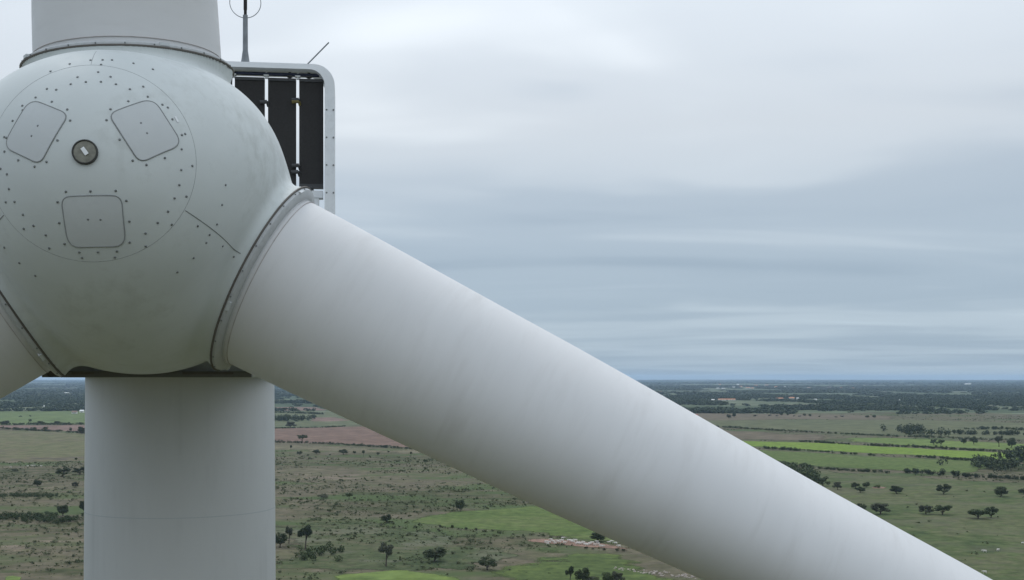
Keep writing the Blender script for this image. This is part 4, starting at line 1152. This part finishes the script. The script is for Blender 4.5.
# hedges and thickets: many small leafy bushes grown together, each row one thing
rgh = np.random.default_rng(77)
for pts, h_, lab in HEDGES:
    p = np.array(pts); seg = np.hypot(*np.diff(p, axis=0).T); tot = seg.sum()
    h_ = h_ * 1.25
    deep = h_ > 11 or 'patch' in lab or 'band' in lab or 'scrub' in lab
    step = h_ * (0.55 if deep else 0.42)
    n = max(4, int(tot / step)) * (3 if deep else 1)
    t = rgh.random(n) * tot
    cum = np.concatenate([[0], np.cumsum(seg)])
    X = np.interp(t, cum, p[:, 0]); Y = np.interp(t, cum, p[:, 1])
    gap = vnoise(t / (h_ * 5), t * 0 + 3.3, int(tot)) if not deep else np.ones(n)
    keep = gap > 0.14
    X, Y, gap = X[keep], Y[keep], gap[keep]; n = len(X)
    wid = h_ * (1.6 if deep else 0.5)
    X = X + rgh.normal(size=n) * wid * 0.5; Y = Y + rgh.normal(size=n) * wid * (1.5 if deep else 0.6)
    hh = h_ * (0.45 + 0.75 * gap * rgh.random(n) + 0.15)
    cs = []; rs = []
    for a, b, c in zip(X, Y, hh):
        for _ in range(2):
            cs.append((a + rgh.normal() * c * .3, b + rgh.normal() * c * .3, c * rgh.uniform(.28, .62))); rs.append(c * rgh.uniform(.3, .48))
    q, f = leaves(cs, rs, min(14000, 46 * len(cs)), 0.085 * h_, rgh, 0.9)
    q[:, 2] = np.maximum(q[:, 2], 0.05)
    nm = 'thicket' if ('thicket' in lab or 'patch' in lab or 'band' in lab) else 'grove' if 'grove' in lab else 'hedgerow'
    e = empty(nm, (*pts[0], 0.03))
    tag(e, lab, nm if nm != 'hedgerow' else 'hedge', 'hedges and thickets between the fields')
    q[:, :2] -= np.array(pts[0])
    me = np_mesh('foliage', q, f)
    mesh_obj('foliage', me, LEAF[0 if not deep or h_ > 11 else 1], e)
    mb = MB()
    for a, b, c in list(zip(X, Y, hh))[::3]:
        mb.tube([(a - pts[0][0], b - pts[0][1], -0.1), (a - pts[0][0] + .2, b - pts[0][1], c * .5)], [c * .03, c * .015], 5)
    tag(mb.build('stems', M_bark, e), kind='stuff')


# ------------------------------------------------------------------ uncountable scrub and far woods (instanced leaf clumps)
def clump_obj(name, n_leaf, size, seed, mat, n_c=5):
    rg = np.random.default_rng(seed)
    cs = np.stack([rg.normal(size=n_c) * .26, rg.normal(size=n_c) * .26, rg.uniform(.25, .62, n_c)], -1)
    q, f = leaves(cs, rg.uniform(.24, .4, n_c), n_leaf, size, rg, .85)
    q[:, 2] = np.maximum(q[:, 2], 0)
    me = np_mesh(name, q, f); me.materials.append(mat)
    return bpy.data.objects.new(name, me)          # not linked: only a source shape


def scatter(name, P, scl, rot, protos, label, cat):
    me = bpy.data.meshes.new(name)
    me.vertices.add(len(P)); me.vertices.foreach_set('co', P.astype(np.float32).ravel())
    a = me.attributes.new('scl', 'FLOAT_VECTOR', 'POINT'); a.data.foreach_set('vector', scl.astype(np.float32).ravel())
    a = me.attributes.new('rotz', 'FLOAT', 'POINT'); a.data.foreach_set('value', rot.astype(np.float32))
    a = me.attributes.new('pick', 'INT', 'POINT'); a.data.foreach_set('value', (np.arange(len(P)) % len(protos)).astype(np.int32))
    o = tag(mesh_obj(name, me), label, cat, kind='stuff')
    g = bpy.data.node_groups.new(name + '_scatter', 'GeometryNodeTree')
    g.interface.new_socket('Geometry', in_out='INPUT', socket_type='NodeSocketGeometry')
    g.interface.new_socket('Geometry', in_out='OUTPUT', socket_type='NodeSocketGeometry')
    gi = g.nodes.new('NodeGroupInput'); go = g.nodes.new('NodeGroupOutput')
    join = g.nodes.new('GeometryNodeJoinGeometry')

    def named(nm, ty):
        n = g.nodes.new('GeometryNodeInputNamedAttribute'); n.data_type = ty; n.inputs[0].default_value = nm
        return n.outputs[0]
    for i, pr in enumerate(protos):
        inst = g.nodes.new('GeometryNodeInstanceOnPoints')
        oi = g.nodes.new('GeometryNodeObjectInfo'); oi.inputs[0].default_value = pr
        cmp = g.nodes.new('FunctionNodeCompare'); cmp.data_type = 'INT'; cmp.operation = 'EQUAL'
        g.links.new(named('pick', 'INT'), cmp.inputs[2]); cmp.inputs[3].default_value = i
        cr = g.nodes.new('ShaderNodeCombineXYZ'); g.links.new(named('rotz', 'FLOAT'), cr.inputs[2])
        g.links.new(gi.outputs[0], inst.inputs['Points'])
        g.links.new(cmp.outputs[0], inst.inputs['Selection'])
        g.links.new(oi.outputs['Geometry'], inst.inputs['Instance'])
        g.links.new(cr.outputs[0], inst.inputs['Rotation'])
        g.links.new(named('scl', 'FLOAT_VECTOR'), inst.inputs['Scale'])
        g.links.new(inst.outputs[0], join.inputs[0])
    g.links.new(join.outputs[0], go.inputs[0])
    md = o.modifiers.new('scatter', 'NODES'); md.node_group = g
    return o


def wedge(n, r0, r1, half, rg):
    """points spread evenly over the visible sector"""
    r_ = np.sqrt(rg.uniform(r0 * r0, r1 * r1, n)); w_ = rg.uniform(-half, half, n)
    return r_ * np.sin(w_), r_ * np.cos(w_)


HALF = R(28)
OPEN = [p for nm, mk, p in FIELDS if mk not in ('green_scrub', 'pasture_right', 'green_meadow')]
SPARSE = [p for nm, mk, p in FIELDS if mk in ('pasture_right', 'green_meadow')]
THICK = [p for nm, mk, p in FIELDS if mk == 'green_scrub']
x, y = wedge(300000, 480, 3150, HALF, rng)
dens = vnoise(x / 90, y / 60, 1) * .6 + vnoise(x / 30, y / 22, 2) * .4
prob = np.clip((dens - 0.34) * 2.4, 0.03, 1) * np.where(y < 1650, 1, .45)
free = np.ones(x.shape, bool)
for p in OPEN: free &= ~in_poly(x, y, p)
thin = np.zeros(x.shape, bool)
for p in SPARSE: thin |= in_poly(x, y, p)
thick = np.zeros(x.shape, bool)
for p in THICK: thick |= in_poly(x, y, p)
prob = np.where(thin, prob * 0.07, prob); prob = np.where(thick, np.clip(prob * 1.5, .15, 1), prob)
keep = free & (rng.random(x.shape) < prob)
x, y = x[keep], y[keep]
n = len(x); sz = 0.40 + 1.7 * rng.random(n) ** 5.0
P = np.stack([x, y, np.full(n, .0)], -1)
SC = np.stack([sz * 1.35, sz * 1.35, sz], -1) * 1.0
sp = [clump_obj('scrub_clump', 50, 0.15, 100 + i, M_scrub) for i in range(3)]
scatter('scrub', P, SC, rng.uniform(0, 6.28, n), sp, 'low brown green scrub dotted over the open plain', 'scrub')

# woods beyond the fields, thinning into clearings
CLEAR = [p for nm, mk, p in FIELDS]


SEEN = [(a[0], a[1], a[2]) for a in HOUSES] + [(a[0], a[1], a[2]) for a in TOWN]


def wood(name, count, r0, r1, w_m, h_m, protos, label, thr, sx_, sy_):
    x, y = wedge(count, r0, r1, HALF, rng)
    dens = vnoise(x / sx_, y / sy_, 27) * .38 + vnoise(x / sx_ * 2.7, y / sy_ * 2.1, 22) * .62
    free = np.ones(x.shape, bool)
    for p in CLEAR: free &= ~in_poly(x, y, p)
    for hx, hy, hl in SEEN:                 # yards and lanes in front of the buildings stay open
        free &= ~((np.abs(x - hx) < hl * 0.5 + w_m) & (y < hy + 60) & (y > hy - hy * 0.11))
    keep = free & (dens + rng.normal(size=x.shape) * .07 > thr) & (y > 3060)
    x, y = x[keep], y[keep]; n = len(x)
    s = rng.uniform(.65, 1.35, n)
    P = np.stack([x, y, np.full(n, 0.1)], -1)
    SC = np.stack([w_m * s, w_m * s, h_m * s * rng.uniform(.75, 1.2, n)], -1)
    scatter(name, P, SC, rng.uniform(0, 6.28, n), protos, label, 'woodland')


wp = [clump_obj('wood_clump', 80, 0.14, 200 + i, M_wood, 6) for i in range(4)]
wood('near_woodland', 62000, 3060, 6200, 15, 10, wp, 'dark broken woodland just beyond the fields', 0.51, 300, 620)
wood('middle_woodland', 62000, 6000, 13000, 36, 11, wp, 'blue green woodland mosaic in the middle distance', 0.525, 560, 1300)
wood('far_woodland', 56000, 12500, 40000, 110, 15, wp, 'blue hazy woodland reaching to the horizon', 0.51, 1500, 4000)

# ------------------------------------------------------------------ cattle
def cow_mesh():
    me = bpy.data.meshes.new('cow_rig')
    J = [((0.0, 0, 1.05), .36, .34), ((-.55, 0, 1.08), .34, .34), ((-.95, 0, 1.10), .25, .28), ((.5, 0, 1.06), .36, .35), ((.85, 0, 1.16), .22, .30),
         ((1.15, 0, 1.28), .14, .20), ((1.42, 0, 1.30), .12, .14), ((1.75, 0, 1.08), .08, .09),
         ((-.85, .2, .72), .14, .13), ((-.92, .2, .40), .07, .07), ((-.86, .2, .04), .06, .06),
         ((-.85, -.2, .72), .14, .13), ((-.92, -.2, .40), .07, .07), ((-.86, -.2, .04), .06, .06),
         ((.62, .2, .70), .12, .11), ((.64, .2, .38), .07, .07), ((.60, .2, .04), .06, .06),
         ((.62, -.2, .70), .12, .11), ((.64, -.2, .38), .07, .07), ((.60, -.2, .04), .06, .06),
         ((-1.12, 0, 1.1), .04, .04), ((-1.18, 0, .55), .03, .03), ((1.40, .18, 1.38), .05, .03), ((1.40, -.18, 1.38), .05, .03), ((.35, 0, 1.42), .14, .14)]
    E_ = [(0, 1), (1, 2), (0, 3), (3, 4), (4, 5), (5, 6), (6, 7), (1, 8), (8, 9), (9, 10), (1, 11), (11, 12), (12, 13), (3, 14), (14, 15), (15, 16), (3, 17), (17, 18), (18, 19), (2, 20), (20, 21), (6, 22), (6, 23), (3, 24)]
    me.from_pydata([j[0] for j in J], E_, [])
    o = bpy.data.objects.new('cow_rig', me); COL.objects.link(o)
    sk = o.modifiers.new('skin', 'SKIN')
    lay = me.skin_vertices[0] if me.skin_vertices else None
    if lay is None:
        bpy.context.view_layer.objects.active = o
        bpy.ops.mesh.customdata_skin_add()
        lay = me.skin_vertices[0]
    for i, j in enumerate(J):
        lay.data[i].radius = (j[1], j[2])
    lay.data[0].use_root = True
    dg = bpy.context.evaluated_depsgraph_get()
    out = bpy.data.meshes.new_from_object(o.evaluated_get(dg))
    bpy.data.objects.remove(o)
    out.polygons.foreach_set('use_smooth', [True] * len(out.polygons))
    out.name = 'cow'
    return out


M_cow = plain('white_hide', (0.62, 0.58, 0.53), 0.85, 0, 0.12, 2)
cow_me = cow_mesh(); cow_me.materials.clear(); cow_me.materials.append(M_cow)


def cow(x, y, lab, grp):
    o = mesh_obj('cow', cow_me)
    o.location = (x, y, 0.9 if False else 0.0)
    o.rotation_euler = (0, 0, rnd.choice((0, math.pi)) + rnd.uniform(-.7, .7))
    s = rnd.uniform(.78, 1.0); o.scale = (s, s, s)
    tag(o, lab, 'cow', grp)
    return o


def ground_z(x, y):
    z_ = 0.0
    for i, (nm, mk, p) in enumerate(FIELDS):
        if bool(in_poly(np.array([x]), np.array([y]), p)[0]): z_ = max(z_, 0.02 + 0.012 * i)
    return z_


for x, y in HERD:
    cow(x, y, 'white cow in the herd on the pinkish bare soil under the blade', 'white herd on the bare soil').location.z = ground_z(x, y)
for (x, y), lab in zip(STRAY, ('white cow, left of the two side by side in the lower right pasture', 'white cow, right of the two side by side in the lower right pasture',
                               'white cow at the right edge of the picture in the pasture', 'white cow closest to the blade edge in the lower right corner')):
    cow(x, y, lab, 'white cattle in the right pasture').location.z = ground_z(x, y)
for x, y in LEFT_HERD:
    cow(x, y, 'white cow in the far herd at the dry pasture left of the tower', 'white herd left of the tower').location.z = ground_z(x, y)

# ------------------------------------------------------------------ houses far out on the plain
RC = {'red': (0.30, 0.10, 0.07), 'brown': (0.20, 0.12, 0.09), 'white': (0.75, 0.75, 0.74), 'orange': (0.50, 0.22, 0.11), 'pink': (0.48, 0.36, 0.32)}
RM = {k: plain('roof_' + k, c, 0.8, 0, 0.15, 0.5) for k, c in RC.items()}
M_wall = plain('house_wall', (0.62, 0.60, 0.56), 0.85, 0, 0.1, 0.5)
M_pane = plain('house_opening', (0.05, 0.055, 0.06), 0.3)


def house(x, y, l_, h_, c, lab, grp=None):
    if c == 'silo':
        e = empty('silo', (x, y, 0.1)); tag(e, lab, 'silo', grp)
        r_ = l_ / 2
        mb = MB(); mb.lathe([(r_, 0), (r_, h_ * .85)], 24); mb.build('drum', RM['white'], e)
        mb = MB(); mb.lathe([(r_ * 1.06, h_ * .85 + .003), (r_ * .5, h_ * .94), (0.05, h_)], 24); mb.build('roof', RM['white'], e)
        return
    e = empty('barn' if l_ > 3.5 * h_ else 'house', (x, y, 0.1), None, 0.0)
    tag(e, lab, 'barn' if l_ > 3.5 * h_ else 'house', grp)
    d_ = min(l_ * .7, 3 * h_); e_h = h_ * .58
    mb = MB(); mb.box((-l_ / 2, 0, -0.1), (l_ / 2, d_, e_h)); 
    mb.add([(-l_ / 2, 0, e_h), (-l_ / 2, d_, e_h), (-l_ / 2, d_ / 2, h_ * .97), (l_ / 2, 0, e_h), (l_ / 2, d_, e_h), (l_ / 2, d_ / 2, h_ * .97)], [(0, 2, 1), (3, 4, 5)])
    mb.build('wall', M_wall, e)
    ov = h_ * .07; t_ = h_ * .05
    mb = MB()
    for s_ in (0, 1):
        ya, yb = (-ov, d_ / 2) if s_ == 0 else (d_ + ov, d_ / 2)
        q = [(-l_ / 2 - ov, ya, e_h - ov * .6), (l_ / 2 + ov, ya, e_h - ov * .6), (l_ / 2 + ov, yb, h_), (-l_ / 2 - ov, yb, h_)]
        top = [(a, b, c_ + t_) for a, b, c_ in q]
        mb.add(q + top, [(0, 3, 2, 1), (4, 5, 6, 7), (0, 1, 5, 4), (1, 2, 6, 5), (2, 3, 7, 6), (3, 0, 4, 7)])
    mb.build('roof', RM[c], e)
    mb = MB(); mb.box((-l_ * .06, -0.06, 0), (l_ * .06, -0.005, e_h * .75)); mb.build('door', M_pane, e)
    for k in (-.34, -.2, .2, .34):
        mb = MB(); mb.box((l_ * k - l_ * .03, -0.06, e_h * .4), (l_ * k + l_ * .03, -0.005, e_h * .75)); mb.build('window', M_pane, e)


for h_ in HOUSES:
    house(*h_)
for x, y, l_, h_, c in TOWN:
    house(x, y, l_, h_, c, 'tiny pale building of the far settlement strung along the horizon woods', 'far settlement')

# pale stones on the open soil at the bottom
M_stone = plain('pale_stone', (0.36, 0.31, 0.27), 0.9, 0, 0.2, 1)
stone_poly = [p for nm, mk, p in FIELDS if mk == 'soil_pale'][0]
sx = np.array(stone_poly)
mb = MB(); cnt = 0
while cnt < 100:
    x = rng.uniform(sx[:, 0].min(), sx[:, 0].max()); y = rng.uniform(sx[:, 1].min(), sx[:, 1].max())
    if not in_poly(np.array([x]), np.array([y]), stone_poly)[0]: continue
    cnt += 1
    s_ = rng.uniform(.25, .8); zg = ground_z(x, y) - 0.05
    vv = [(x + s_ * rng.uniform(.7, 1.2) * math.cos(k * 1.047), y + s_ * rng.uniform(.7, 1.2) * math.sin(k * 1.047), zg) for k in range(6)]
    tt = [(x + (a - x) * .6, y + (b - y) * .6, zg + s_ * rng.uniform(.4, .8)) for a, b, c in vv]
    mb.add(vv + tt, [(k, (k + 1) % 6, 6 + (k + 1) % 6, 6 + k) for k in range(6)] + [tuple(range(6, 12))])
tag(mb.build('stones', M_stone), 'pale rubble strewn over the bare strip at the bottom edge', 'stones', kind='stuff')

# ------------------------------------------------------------------ the air
m = bpy.data.materials.new('haze_air'); m.use_nodes = True
t = m.node_tree; t.nodes.clear()
pv = N(t, 'ShaderNodeVolumePrincipled')
pv.inputs['Color'].default_value = (0.56, 0.75, 1.0, 1)
pv.inputs['Density'].default_value = HAZE
pv.inputs['Anisotropy'].default_value = 0.2
mo = N(t, 'ShaderNodeOutputMaterial')
t.links.new(pv.outputs[0], mo.inputs['Volume'])
mb = MB(); mb.box((-42500, -42500, -1.0), (42500, 42500, EYE + 60))
tag(mb.build('haze', m), 'thin blue haze over the whole plain', 'haze', kind='stuff')
